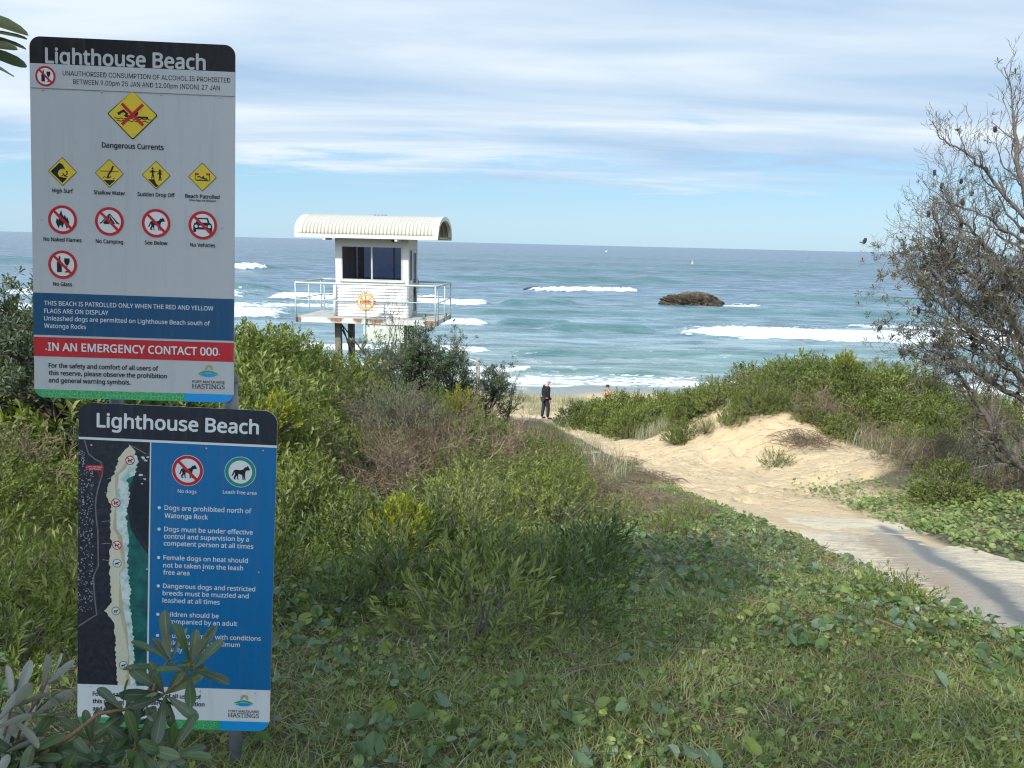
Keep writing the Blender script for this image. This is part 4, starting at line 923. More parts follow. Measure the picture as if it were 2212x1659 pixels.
for i in range(NA - 1): rim += [(i * NXR, n + i * NXR, n + (i + 1) * NXR, (i + 1) * NXR), (i * NXR + NXR - 1, (i + 1) * NXR + NXR - 1, n + (i + 1) * NXR + NXR - 1, n + i * NXR + NXR - 1)]
roof = mk('roof', np.r_[Vt, Vb], [q, q[:, ::-1] + n, np.array(rim)], [M_TROOF, M_SOFFIT], [0, 1, 0], TW, True)
for xe in (RX0 - .012, RX1 - .10):
    mb = MB()
    for i in range(NA - 1):
        P = []
        for (r0, r1) in ((1.225, .615), (1.10, .49)):
            for a_ in (aa[i], aa[i + 1]): P.append((1.2 - r0 * math.cos(a_), 2.655 + r1 * math.sin(a_) ** .92))
        V = [(x_, p[0], p[1]) for x_ in (xe, xe + .112) for p in P]
        mb.add(V, [(0, 1, 3, 2), (4, 6, 7, 5), (0, 4, 5, 1), (2, 3, 7, 6)])
    mb.build('gable_trim', M_TWHITE, roof)
for y0 in (-.035, 2.4):
    mb = MB(); mb.box((RX0, y0, 2.555), (RX1, y0 + .04, 2.665)); mb.build('fascia', M_TWHITE, roof)
mb = MB(); mb.box((RX0 + .12, .1, 2.60), (RX1 - .12, 2.3, 2.63)); mb.build('ceiling_panel', M_SOFFIT, roof)
for x_ in (.94, 3.13):
    mb = MB(); mb.box((x_ - .04, -.02, 2.49), (x_ + .04, .62, 2.553)); mb.build('eave_bracket', M_TWHITE, TW)
mb = MB(); mb.box((2.86, .52, 2.47), (2.98, .64, 2.55)); mb.build('floodlight', M_TDARK, TW)
mb = MB()
for k in range(14): x_ = 2.12 + k * .035; mb.tube([(x_, 1.2, 3.25), (x_ + .006, 1.2, 3.285 + .01 * (k % 3))], .008, 5)
mb.build('bird_spike_strip', M_TDARK, roof)
# railings
def rail_post(x, y, z1=1.18, r=.021):
    mb = MB(); mb.tube([(x, y, .0), (x, y, z1)], r, 10); mb.build('railing_post', M_TGREY, TW, True)
for (x, y) in ((.02, -.025), (2.205, -.05), (4.33, -.025), (.0, 1.2), (.0, 2.36), (.09, 2.42), (4.385, .12), (4.385, 1.25), (4.385, 2.36)): rail_post(x, y)
mb = MB()
mb.tube([(1.1, 2.42, 1.195), (.12, 2.42, 1.195), (.03, 2.40, 1.195), (.0, 2.3, 1.195), (.0, .08, 1.195), (.015, 0, 1.195), (.09, -.025, 1.195), (2.2, -.025, 1.195), (4.2, -.025, 1.195), (4.33, 0, 1.195), (4.385, .12, 1.195), (4.385, 1.3, 1.195), (4.385, 2.3, 1.195), (4.35, 2.40, 1.195), (4.25, 2.42, 1.195), (3.2, 2.42, 1.195)], .032, 10)
mb.build('top_rail', M_TGREY, TW, True)
mb = MB(); mb.tube([(1.1, 2.42, .69), (.02, 2.42, .69), (0, 2.40, .69), (.0, .0, .69), (.02, -.025, .69), (4.36, -.025, .69), (4.385, 0, .69), (4.385, 2.38, .69), (4.36, 2.42, .69), (3.2, 2.42, .69)], .018, 8); mb.build('middle_rail', M_TGREY, TW, True)
mb = MB(); mb.box((3.43, -.035, .80), (3.48, .0, 1.22)); mb.box((3.44, -.03, .20), (3.47, -.005, .80)); mb.build('cable_conduit', M_TGREY, TW)
# cogwheel club emblem fixed to the front railing
GX, GZ, GR, GY = 2.215, .685, .275, -.085
a = MB(); n = 24; pts = []
for k in range(n):
    for (f_, r_) in ((0.0, .86), (.27, .86), (.33, 1.02), (.67, 1.02), (.73, .86)):
        t = 2 * math.pi * (k + f_) / n; pts.append((GX + GR * 1.06 * r_ * math.cos(t), GZ + GR * 1.06 * r_ * math.sin(t)))
inner = [(GX + GR * .62 * math.cos(2 * math.pi * k / len(pts)), GZ + GR * .62 * math.sin(2 * math.pi * k / len(pts))) for k in range(len(pts))]
m_ = len(pts); V = [(x, GY, z) for x, z in pts] + [(x, GY, z) for x, z in inner] + [(x, GY + .02, z) for x, z in pts] + [(x, GY + .02, z) for x, z in inner]
a.add(V, [f for i in range(m_) for f in ((i, (i + 1) % m_, m_ + (i + 1) % m_, m_ + i), (2 * m_ + i, 3 * m_ + i, 3 * m_ + (i + 1) % m_, 2 * m_ + (i + 1) % m_), (i, 2 * m_ + i, 2 * m_ + (i + 1) % m_, (i + 1) % m_), (m_ + i, m_ + (i + 1) % m_, 3 * m_ + (i + 1) % m_, 3 * m_ + i))], 0)
def band(r0, r1, y, mi, t0=0, t1=2 * math.pi, n=48):
    t = np.linspace(t0, t1, n); c = np.stack([np.cos(t), np.sin(t)], 1)
    P = np.r_[c * r0, c * r1] * GR; a.add([(GX + p[0], y, GZ + p[1]) for p in P], [(i, n + i, n + i + 1, i + 1) for i in range(n - 1)], mi)
band(.66, .86, GY - .004, 1); band(.69, .83, GY - .006, 2, .5, 2.64); band(.69, .83, GY - .006, 2, 3.5, 5.92)
for k in range(6):
    t = math.pi / 2 + k * math.pi / 3; d = np.array([math.cos(t), math.sin(t)]); e = np.array([-d[1], d[0]])
    P = [d * .16 - e * .075, d * .65 - e * .06, d * .65 + e * .06, d * .16 + e * .075]; a.add([(GX + p[0] * GR, GY - .003 + yy, GZ + p[1] * GR) for yy in (0, .018) for p in P], [(0, 1, 2, 3), (4, 7, 6, 5), (0, 4, 5, 1), (2, 6, 7, 3)], 3)
band(.085, .24, GY - .008, 3); band(.0, .09, GY - .005, 4)
emb = a.build('club_emblem', [plain('emblem_gold', (0.46, 0.20, 0.035), 0.5), plain('emblem_white', (0.58, 0.50, 0.36), 0.5), plain('emblem_cream', (0.55, 0.42, 0.18), 0.5), plain('emblem_orange', (0.50, 0.17, 0.012), 0.5), M_TDARK], TW)
mb = MB()
def arc_text(body, a0, a1, rr, up_):
    for i, ch in enumerate(body):
        t = a0 + (a1 - a0) * (i + .5) / len(body); V, F_ = glyphs(ch, FONT_G)
        V = V - np.array([(V[:, 0].max() + V[:, 0].min()) / 2, .36, 0]); V = V * .034
        ph = t - math.pi / 2 if up_ else t + math.pi / 2
        c, s = math.cos(ph), math.sin(ph); X = V[:, 0] * c - V[:, 1] * s + GX + rr * GR * math.cos(t); Z = V[:, 0] * s + V[:, 1] * c + GZ + rr * GR * math.sin(t)
        mb.add(np.stack([X, np.full(len(X), GY - .008), Z], 1), F_)
arc_text('ROTARY', 2.5, .64, .76, True); arc_text('INTERNATIONAL', 3.55, 5.87, .76, False)
mb.build('lettering', plain('emblem_letter', (0.33, 0.16, 0.05), 0.6), emb)
# legs, braces, hanging screen, stairs
for (x, y) in ((1.12, .66), (1.22, 1.7), (3.2, .66), (3.2, 1.7)):
    mb = MB(); mb.box((x - .09, y - .09, -4.0), (x + .09, y + .09, -.002)); mb.build('leg', M_TIMB, TW)
for (p, q_) in (((1.22, .6, -.2), (2.9, .6, -3.3)), ((1.0, 1.2, -.1), (3.1, 1.75, -3.0)), ((1.2, .8, -.15), (1.25, 1.6, -1.2))):
    mb = MB(); mb.tube([p, q_], .022, 6); mb.build('brace', M_TDARK, TW)
mb = MB(); mb.box((2.10, .04, -.55), (3.36, .06, -.004)); mb.build('hanging_panel', plain('panel_pale_green', (0.50, 0.55, 0.47), 0.7, var=0.08, scale=3), TW)
mb = MB(); mb.tube([(2.15, .03, -.52), (2.15, .03, .1)], .03, 8); mb.build('drain_pipe', M_TGREY, TW)
st_ = [(4.42, 2.0, .0), (5.9, 1.3, -1.55)]
mb = MB(); mb.tube([(4.3, 1.75, -.86), (4.55, 1.5, -.98), (5.6, .5, -1.13)], .024, 8); mb.build('stair_rail', M_TGREY, TW)
mb = MB(); mb.box((5.52, .42, -3.6), (5.64, .54, -1.0)); mb.build('stair_post', plain('weathered_post', (0.30, 0.29, 0.27), 0.9, var=.25, scale=20), TW)
mb = MB()
for k in range(10): f_ = k / 9; x, z = 4.45 + 0.95 * f_, -1.9 - 1.3 * f_; mb.box((x, .7, z), (x + .2, 1.5, z + .04))
mb.build('stair_tread', M_TDECK, TW)

# ------------------------------------------------------------------ people, gull, buoy, rocks


def skin_mesh(name, joints, bones, mat, parent=None, sub=2):
    """one continuous body grown round a skeleton"""
    names = list(joints); me = bpy.data.meshes.new(name)
    me.from_pydata([joints[k][0] for k in names], [(names.index(a_), names.index(b_)) for a_, b_ in bones], [])
    o = bpy.data.objects.new(name, me); COL.objects.link(o)
    o.modifiers.new('skin', 'SKIN'); sd = o.modifiers.new('sub', 'SUBSURF'); sd.levels = sub; sd.render_levels = sub
    for v, k in zip(me.skin_vertices[0].data, names):
        r = joints[k][1]; v.radius = (r, r) if isinstance(r, (int, float)) else r
    me.skin_vertices[0].data[0].use_root = True
    bpy.context.view_layer.update()
    ev = bpy.data.meshes.new_from_object(o.evaluated_get(bpy.context.evaluated_depsgraph_get()))
    bpy.data.objects.remove(o); ev.name = name; ev.materials.clear(); ev.materials.append(mat)
    for p in ev.polygons: p.use_smooth = True
    n = bpy.data.objects.new(name, ev); COL.objects.link(n)
    if parent is not None: n.parent = parent
    return n


def hand(J, B, wrist, palm, side, down=(0, 0, -1), fwd=(0, 1, 0)):
    d = Vector(down); f = Vector(fwd); w = Vector(J[wrist][0]); out = d.cross(f) * side
    pc = w + d * .045; J[palm] = (tuple(pc), (.034, .018)); B.append((wrist, palm))
    for k, (off, ln) in enumerate(((.026, .062), (.009, .07), (-.009, .066), (-.025, .052))):
        a_, b_, c_ = (f'{palm}{k}{q}' for q in 'abc'); p0 = pc + d * .04 + f * off
        J[a_] = (tuple(p0), .010); J[b_] = (tuple(p0 + d * ln * .55 - out * .012), .009); J[c_] = (tuple(p0 + d * ln - out * .034), .008)
        B += [(palm, a_), (a_, b_), (b_, c_)]
    t0 = w + d * .03 + f * .032; J[palm + 't'] = (tuple(t0 + f * .012 + d * .02), .011); J[palm + 'u'] = (tuple(t0 + f * .02 + d * .055 - out * .01), .009)
    B += [(palm, palm + 't'), (palm + 't', palm + 'u')]


def make_person(label, loc, rz, skin, kind):
    P = thing('person', label, 'person', loc, (0, 0, rz))
    stoop = .05
    J = {'pelvis': ((0, 0, .93), (.155, .115)), 'waist': ((0, .0, 1.08), (.145, .11)), 'chest': ((0, -.01, 1.28), (.165, .12)), 'neckb': ((0, -.005 + stoop * .3, 1.44), (.085, .075)), 'neck': ((0, .03 + stoop * .4, 1.50), .056),
         'skull': ((0, .05 + stoop, 1.60), (.076, .092)), 'crown': ((0, .045 + stoop, 1.68), (.066, .080))}
    B = [('pelvis', 'waist'), ('waist', 'chest'), ('chest', 'neckb'), ('neckb', 'neck'), ('neck', 'skull'), ('skull', 'crown')]
    for s_, n_ in ((1, 'r'), (-1, 'l')):
        J['sh' + n_] = ((s_ * .185, 0, 1.39), .066); J['el' + n_] = ((s_ * .235, -.03, 1.12), .046); J['wr' + n_] = ((s_ * .235, .06 if s_ > 0 else .03, .88), .029)
        B += [('chest', 'sh' + n_), ('sh' + n_, 'el' + n_), ('el' + n_, 'wr' + n_)]; hand(J, B, 'wr' + n_, 'palm' + n_, s_)
        f_ = .06 if s_ > 0 else -.10
        J['hip' + n_] = ((s_ * .09, 0, .86), .092); J['kn' + n_] = ((s_ * .10, f_ * .8 + .02, .49), .062); J['an' + n_] = ((s_ * .11, f_ - .02, .09), .042); J['to' + n_] = ((s_ * .13, f_ + .15, .03), (.042, .03))
        B += [('pelvis', 'hip' + n_), ('hip' + n_, 'kn' + n_), ('kn' + n_, 'an' + n_), ('an' + n_, 'to' + n_)]
    body = skin_mesh('body', J, B, skin, P)
    hy = .05 + stoop                                                         # face on the head
    fm = MB()
    def blob(c, r, mi):
        bm = bmesh.new(); bmesh.ops.create_uvsphere(bm, u_segments=10, v_segments=8, radius=1.0); V = [(c[0] + v.co.x * r[0], c[1] + v.co.y * r[1], c[2] + v.co.z * r[2]) for v in bm.verts]; F_ = [tuple(v.index for v in f.verts) for f in bm.faces]; bm.free(); fm.add(V, F_, mi)
    blob((0, hy + .095, 1.60), (.014, .020, .024), 0); blob((0, hy + .082, 1.555), (.026, .010, .006), 1)
    for s_ in (1, -1): blob((s_ * .032, hy + .083, 1.625), (.012, .008, .007), 1); blob((s_ * .079, hy - .008, 1.605), (.012, .020, .032), 0)
    fm.build('face', [skin, plain('lip_and_eye', (0.10, 0.05, 0.045), 0.5)], P, True)
    return P, J


def cloth(P, J, keys, bones, grow, name, mat):
    K = {}
    for k in keys:
        p, r = J[k]; K[k] = (p, (r[0] + grow, r[1] + grow) if isinstance(r, tuple) else r + grow)
    return skin_mesh(name, K, bones, mat, P)


M_SKIN = plain('skin_ruddy', (0.52, 0.25, 0.18), 0.6, var=.08); M_SKIN2 = plain('skin_tanned', (0.50, 0.28, 0.18), 0.6, var=.08)
M_KNIT = plain('black_jumper', (0.008, 0.008, 0.010), 0.9); M_TROU = plain('dark_navy_trousers', (0.020, 0.022, 0.036), 0.9); M_SHOE = plain('dark_shoe', (0.03, 0.025, 0.02), 0.7)
UP = (['waist', 'chest', 'neckb', 'shr', 'elr', 'wrr', 'shl', 'ell', 'wrl', 'pelvis'], [('pelvis', 'waist'), ('waist', 'chest'), ('chest', 'neckb'), ('chest', 'shr'), ('shr', 'elr'), ('elr', 'wrr'), ('chest', 'shl'), ('shl', 'ell'), ('ell', 'wrl')])
LO = (['pelvis', 'hipr', 'knr', 'anr', 'hipl', 'knl', 'anl'], [('pelvis', 'hipr'), ('hipr', 'knr'), ('knr', 'anr'), ('pelvis', 'hipl'), ('hipl', 'knl'), ('knl', 'anl')])
PX1, PY1 = 1.55, 34.0
P1, J1 = make_person('bald man in black jumper and dark trousers standing on the sandy track', (PX1, PY1, float(height(PX1, PY1)) + .0), math.radians(-62), M_SKIN, 0)
cloth(P1, J1, *UP, .022, 'jumper', M_KNIT); cloth(P1, J1, *LO, .022, 'trousers', M_TROU)
for n_ in 'rl': skin_mesh('shoe', {'a': ((J1['an' + n_][0][0], J1['an' + n_][0][1], .07), .05), 'b': ((J1['to' + n_][0][0], J1['to' + n_][0][1] - .02, .045), (.05, .045)), 'c': ((J1['to' + n_][0][0], J1['to' + n_][0][1] + .04, .04), (.042, .036))}, [('a', 'b'), ('b', 'c')], M_SHOE, P1, 1)
P1.scale = (1.06,) * 3
PX2, PY2 = 5.1, 40.0
P2, J2 = make_person('bare shouldered person in dark hat mostly hidden behind the green dune bushes', (PX2, PY2, 3.28 - 1.78 * 1.0), math.radians(20), M_SKIN2, 1)
cloth(P2, J2, ['waist', 'chest', 'pelvis'], [('pelvis', 'waist'), ('waist', 'chest')], .014, 'swimsuit', M_KNIT); cloth(P2, J2, *LO, .016, 'trousers', M_TROU)
mb = MB(); n = 18
for (r0, z0, r1, z1) in ((.135, 1.665, .105, 1.672), (.105, 1.672, .10, 1.72), (.10, 1.72, .075, 1.765), (.075, 1.765, .005, 1.78), (.005, 1.66, .135, 1.665)):
    c = [(math.cos(2 * math.pi * i / n), math.sin(2 * math.pi * i / n)) for i in range(n)]
    mb.add([(r0 * x, .1 + r0 * y, z0) for x, y in c] + [(r1 * x, .1 + r1 * y, z1) for x, y in c], [(i, (i + 1) % n, n + (i + 1) % n, n + i) for i in range(n)])
mb.build('hat', plain('dark_hat', (0.03, 0.03, 0.035), 0.9), P2, True)


def make_rock(name, label, loc, size, seed, res=60):
    n = res; u, v = np.meshgrid(np.linspace(0, 2 * math.pi, n * 2, endpoint=False), np.linspace(0, math.pi / 2 + .25, n)); d = np.stack([np.cos(u) * np.sin(v), np.sin(u) * np.sin(v), np.cos(v)], -1)
    s = fbm(d[..., 0] * 2.2 + 5 + d[..., 2], d[..., 1] * 2.2 + d[..., 2] * 1.7, seed, 5); s2 = fbm(d[..., 0] * 7 + d[..., 2] * 3, d[..., 1] * 7 + d[..., 2] * 5, seed + 9, 4)
    prof = np.interp(d[..., 0], [-1, -.85, -.4, -.05, .2, .6, 1], [1.3, 1.1, .92, 1.02, 1.05, .9, .5]); d = np.sign(d) * np.abs(d) ** .8
    r = (0.60 + .46 * s + 1.15 * (np.abs(s2 - .5) * -1 + .22)); P = d * r[..., None] * np.array(size); P[..., 2] *= prof
    w = n * 2; i = np.arange(n - 1)[:, None] * w; j = np.arange(w)[None]; k = (j + 1) % w; Fq = np.stack([i + j, i + w + j, i + w + k, i + k], -1).reshape(-1, 4)
    m, nt, b, o_ = new_mat('rock_brown'); g_ = N(nt, 'ShaderNodeNewGeometry'); q_ = noise(nt, g_.outputs['Position'], 1.3, 7, .65); q2 = noise(nt, g_.outputs['Position'], 5.0, 5, .7)
    c_ = ramp(nt, q_, [(.3, (.028, .023, .018)), (.5, (.095, .075, .05)), (.68, (.15, .13, .075)), (.8, (.20, .165, .11))]); nt.links.new(mixc(nt, 0.5, c_, ramp(nt, q2, [(.35, (.025, .02, .016)), (.65, (.17, .14, .09))])), b.inputs['Base Color']); b.inputs['Roughness'].default_value = .85
    bp_ = N(nt, 'ShaderNodeBump'); bp_.inputs['Distance'].default_value = .3; bp_.inputs['Strength'].default_value = .8; nt.links.new(q2, bp_.inputs['Height']); nt.links.new(bp_.outputs[0], b.inputs['Normal'])
    o2 = mk(name, P.reshape(-1, 3), [Fq], m, None, None, False); o2.location = loc
    return tag(o2, label, 'rock')


make_rock('sea_rock', 'large brown rock rising from the surf offshore', (33.3, 144.5, -.55), (5.75, 3.2, 2.55), 3, 110)
make_rock('sea_rock', 'small dark reef rock awash in a thin breaker', (4.6, 178.5, -.3), (2.4, 1.2, 1.1), 8, 24)
BU = thing('marker_buoy', 'tiny pale marker buoy with a mast floating far out near the horizon', 'buoy', (108.2, 475.5, 0.2))
mb = MB(); c = [(math.cos(2 * math.pi * i / 12), math.sin(2 * math.pi * i / 12)) for i in range(12)]
for (r0, z0, r1, z1) in ((.5, -.4, .85, .1), (.85, .1, .75, .5), (.75, .5, .3, .75), (.3, .75, .16, 2.0), (.16, 2.0, .05, 2.1)): mb.add([(r0 * x, r0 * y, z0) for x, y in c] + [(r1 * x, r1 * y, z1) for x, y in c], [(i, (i + 1) % 12, 12 + (i + 1) % 12, 12 + i) for i in range(12)])
mb.build('float', plain('buoy_cream', (.75, .68, .55), .5), BU)
mb = MB(); mb.tube([(0, 0, 2.0), (0, 0, 3.4)], .05, 6); mb.box((-.2, -.02, 2.9), (.2, .02, 3.3)); mb.build('mast', plain('buoy_orange', (.6, .3, .15), .5), BU)
GU = thing('gull', 'tiny white seabird flying low over the sea just under the horizon', 'bird', (22.1, 190.0, 10.5 - 1.42), (0, 0, .9))
mb = MB()
prof = [(-.32, .005), (-.24, .03), (-.1, .055), (.06, .06), (.16, .045), (.22, .04), (.27, .035), (.31, .012), (.36, .004)]
mb.tube([(0, p[0], .02 * (p[0] > .15)) for p in prof], [p[1] for p in prof], 10)
for s_ in (1, -1):
    L = [(.04, .02), (.25, .16), (.5, .28), (.78, .24)]; ch = [.12, .13, .10, .015]; V = []
    for (x, z), c_ in zip(L, ch): V += [(s_ * x, .08 - x * .1, z + .01), (s_ * x, .08 - x * .1 - c_, z), (s_ * x, .07 - x * .1 - c_ * .4, z + .025)]
    mb.add(V, [f for i in range(3) for f in ((3 * i, 3 * i + 3, 3 * i + 5, 3 * i + 2), (3 * i + 2, 3 * i + 5, 3 * i + 4, 3 * i + 1), (3 * i + 1, 3 * i + 4, 3 * i + 3, 3 * i))])
mb.add([(0, -.28, 0), (.07, -.42, 0), (-.07, -.42, 0), (0, -.36, .01)], [(0, 1, 3), (0, 3, 2)])
mb.build('body', plain('gull_white', (.78, .78, .78), .7), GU, True)

# ------------------------------------------------------------------ plants: leaf templates and builders
# small folded leaf for plants metres away: 4 points; long leaf with rounded end for plants close to the camera
LEAF_S = (np.array([(0, 0, 0), (.13, .52, .05), (0, 1, -.02), (-.13, .52, .05), (0, .5, -.01)]), np.array([(0, 1, 4), (1, 2, 4), (2, 3, 4), (3, 0, 4)]))
LEAF_W = (np.array([(0, 0, 0), (.2, .6, .06), (0, 1, -.04), (-.2, .6, .06)]), np.array([(0, 1, 2), (0, 2, 3)]))
def long_leaf():
    ts = [0, .06, .22, .45, .68, .85, .95, 1.0]; ws = [.016, .02, .06, .105, .135, .125, .085, .03]; V, Fq = [], []
    for t, w in zip(ts, ws):
        z = -.16 * t * t; V += [(-w, t, z + w * .25), (0, t, z - .004), (w, t, z + w * .25)]
    for i in range(len(ts) - 1):
        for j in (0, 1): Fq.append((i * 3 + j, i * 3 + j + 1, i * 3 + j + 4, i * 3 + j + 3))
    return np.array(V), np.array(Fq)
LEAF_L = long_leaf(); LEAF_RIB = np.tile([0.0, 1.0, 0.0], 8)
def disc_leaf():
    n = 9; V = [(0, 0, -.10)]
    for i in range(n):
        t = math.radians(100 + 340 * i / (n - 1)) ; r = .5 * (1 + .05 * math.sin(i * 2.1)); V.append((r * math.cos(t), r * math.sin(t), .03 * math.sin(i * 1.7)))
    return np.array(V), np.array([(0, i, i + 1) for i in range(1, n)])
LEAF_D = disc_leaf()


def rdir(n, rng):
    v = rng.normal(size=(n, 3)); return nz(v)


def shoot_leaves(P, AX, L, nleaf, ll, rng, T, spread=.8, wid=1.0):
    """leaves set along shoots that start at P and run along AX"""
    n = len(P); k = nleaf
    t = (np.arange(k) + rng.random((n, k))) / k
    base = P[:, None] + AX[:, None] * (t * L)[..., None]
    rad = rdir(n * k, rng).reshape(n, k, 3); rad = nz(rad - (rad * AX[:, None]).sum(-1, keepdims=True) * AX[:, None])
    d = nz(AX[:, None] * (1.15 - spread * (1 - t[..., None]) * .9) + rad * spread)
    up_ = nz(np.cross(np.cross(d, AX[:, None] + .3 * rdir(n * k, rng).reshape(n, k, 3)), d) + 1e-4)
    S = ll * (0.7 + .5 * rng.random((n, k)))
    S3 = np.stack([S * wid, S, S], -1).reshape(-1, 3)
    return inst(T[0], T[1], base.reshape(-1, 3), d.reshape(-1, 3), up_.reshape(-1, 3), S3)


def bush_parts(seed, R, H, ns, nleaf, ll, mat, spread=.8, wid=1.0, L=.17, lump=.55, upb=.7, T=None, stems=110, stem_mat=None):
    rng = np.random.default_rng(seed); d = rdir(ns * 2, rng); d = d[d[:, 2] > -.12][:ns]
    lum = 1 - lump / 2 + lump * fbm(d[:, 0] * 1.7 + seed * 3.1, d[:, 1] * 1.7 + d[:, 2] * 1.3, seed, 2)
    fr = rng.random(len(d)) ** .35
    P = d * np.array([R, R, H]) * (lum * fr)[:, None]; P[:, 2] = np.maximum(P[:, 2], .02)
    AX = nz(d * np.array([1, 1, .8]) + np.array([0, 0, upb]) + .35 * rdir(len(d), rng))
    V, Fa = shoot_leaves(P, AX, L, nleaf, ll, rng, T or LEAF_W, spread, wid)
    fol = mk('foliage', V, [Fa], mat, link=False)
    br = []
    for i in rng.choice(len(P), min(stems, len(P)), replace=False):
        e = P[i] + AX[i] * L * .8; b0 = np.array([rng.normal() * .05, rng.normal() * .05, -.08]); mid = b0 * .5 + e * .5 + np.array([0, 0, -.12 * H]) + rng.normal(size=3) * .03
        br.append((np.array([b0, mid, e]), np.array([.010, .006, .0035])))
    V, Fa = tubes(br, ((0.02, 5), (0, 3))); return fol, mk('stems', V, [Fa], stem_mat or M_BARK, link=False)


def tangle_parts(seed, R, H, n, mat, leafmat=None, nl=0):
    """a heap of dead arching twigs"""
    rng = np.random.default_rng(seed); br = []
    for i in range(n):
        a_ = rng.random() * 6.283; r_ = R * rng.random() ** .5 * .9; p = np.array([math.cos(a_) * r_, math.sin(a_) * r_, rng.random() * H * .6]); d = rdir(1, rng)[0]; d[2] = abs(d[2]) * .7
        L = .25 + .45 * rng.random(); pts = []
        for k in range(5):
            pts.append(p.copy()); p = p + d * L / 4; d = nz(d + rng.normal(size=3) * .3 + np.array([0, 0, -.12]))
        P = np.array(pts); P[:, 2] = np.maximum(P[:, 2], -.03); P[:, 2] = np.minimum(P[:, 2], H * (1.25 - (np.hypot(P[:, 0], P[:, 1]) / R) ** 2 * .5))
        w = .0045 * (0.6 + rng.random()); br.append((P, np.linspace(w, w * .4, 5)))
    V, Fa = tubes(br, ((0, 3),)); tw = mk('twigs', V, [Fa], mat, link=False)
    out = [tw]
    if nl:
        d = rdir(nl, rng); d[:, 2] = np.abs(d[:, 2]); P = d * np.array([R, R, H]) * (rng.random(nl) ** .4)[:, None]
        V, Fa = inst(LEAF_W[0], LEAF_W[1], P, rdir(nl, rng), rdir(nl, rng), .05 * (.6 + .6 * rng.random(nl))); out.append(mk('foliage', V, [Fa], leafmat, link=False))
    return out


def grow(rng, p, d, L, r, level, out, tips, nch=(7, 6, 5), upb=.16, wob=.22, ang=.75, shrink=.58):
    k = max(4, int(4 + L * 3)); pts = [p.copy()]; dd = d.copy(); dirs = [dd]
    for i in range(k):
        dd = nz(dd + rng.normal(size=3) * wob + np.array([0, 0, upb])); pts.append(pts[-1] + dd * L / k); dirs.append(dd)
    P = np.array(pts); rad = np.linspace(r, r * .45, k + 1); out.append((P, rad, level))
    if level < len(nch):
        n = nch[level]
        for j in range(n):
            t = .28 + .72 * (j + rng.random()) / n; i = min(int(t * k), k - 1); f = t * k - i; q = P[i] * (1 - f) + P[i + 1] * f
            side = rdir(1, rng)[0]; side = nz(side - (side @ dirs[i]) * dirs[i]); a_ = ang * (.6 + .7 * rng.random())
            grow(rng, q, nz(dirs[i] * math.cos(a_) + side * math.sin(a_)), L * shrink * (.6 + .6 * rng.random()), max(rad[i] * .55, .0034), level + 1, out, tips, nch, upb, wob, ang, shrink)
    else: tips.append((P[-1], dirs[-1]))


def dead_shrub_parts(seed, R, H):
    rng = np.random.default_rng(seed); out, tips = [], []
    for k in range(7):
        a_ = rng.random() * 6.283; grow(rng, np.array([rng.normal() * .12, rng.normal() * .12, -.05]), nz(np.array([math.cos(a_) * .7, math.sin(a_) * .7, 1.1])), H * (.7 + .5 * rng.random()), .012, 0, out, tips, (6, 5, 3), .05, .25, .7, .52)
    V, Fa = tubes([(p, np.maximum(r, .0026)) for p, r, l in out], ((0.02, 5), (0, 3))); tw = mk('twigs', V, [Fa], M_DEAD, link=False)
    tn = tangle_parts(seed + 50, R, H * .7, 160, M_DEAD, M_WATTLE2, 90); return [tw] + tn[1:] + [tn[0]]


PROTO = {}


def place(kind, meshes, name, label, cat, group, x, y, z, rz, sc):
    """first use makes the thing, later uses copy it part by part"""
    key = (kind, id(meshes[0]))
    if key not in PROTO:
        t = thing(name, label, cat, (x, y, z), (0, 0, rz), group)
        for me in meshes:
            o = bpy.data.objects.new(me.name.split('.')[0], me); COL.objects.link(o); o.parent = t
        t.scale = (sc, sc, sc) if isinstance(sc, (int, float)) else sc; PROTO[key] = t; return t
    return dup(PROTO[key], (x, y, z), rz, sc, label, group, cat)


VAR = {
    'wattle': [bush_parts(100 + i, .8, .95, (640, 520, 420)[i], 9, (.066, .08, .098)[i], M_WATTLE, lump=(.55, .9, .7)[i]) for i in range(3)],
    'olive': [bush_parts(110 + i, .8, .85, (300, 420, 520)[i], 9, (.08, .065, .055)[i], M_WATTLE2, .85, (.9, 1.2, .7)[i], lump=.9) for i in range(3)],
    'yellow': [bush_parts(120, .42, .5, 120, 10, .085, M_YELLOW, .6)],
    'grey': [bush_parts(130 + i, .7, .6, 520, 10, .045, M_GREY, .8, .8) for i in range(2)],
    'broad': [bush_parts(140 + i, .38, .36, 70, 10, .10, M_BROAD, .75, .8, L=.2, T=LEAF_S, stems=22) for i in range(3)],
    'green': [bush_parts(145 + i, .38, .36, 85, 10, .075, M_WATTLE, .75, .9, L=.2, T=LEAF_S, stems=22) for i in range(2)],
    'dead': [dead_shrub_parts(150 + i, .75, .85) for i in range(3)],
    'deadlow': [tangle_parts(160 + i, .55, .25, 260, M_DEAD) for i in range(2)],
}
NAMES = {'wattle': ('coastal_bush', 'bush'), 'olive': ('coastal_bush', 'bush'), 'yellow': ('young_bush', 'bush'), 'grey': ('grey_bush', 'bush'), 'broad': ('low_shrub', 'shrub'), 'green': ('low_shrub', 'shrub'), 'dead': ('dead_bush', 'dead bush'), 'deadlow': ('twig_heap', 'dead twigs')}
prng = random.Random(11)


def put(kind, x, y, sc, label, group=None, dz=-.04, var=None):
    vs = VAR[kind]; v = vs[prng.randrange(len(vs)) if var is None else var]; n, c = NAMES[kind]
    return place(kind, v, n, label, c, group, x, y, float(height(x, y)) + dz, prng.uniform(0, 6.28), sc)


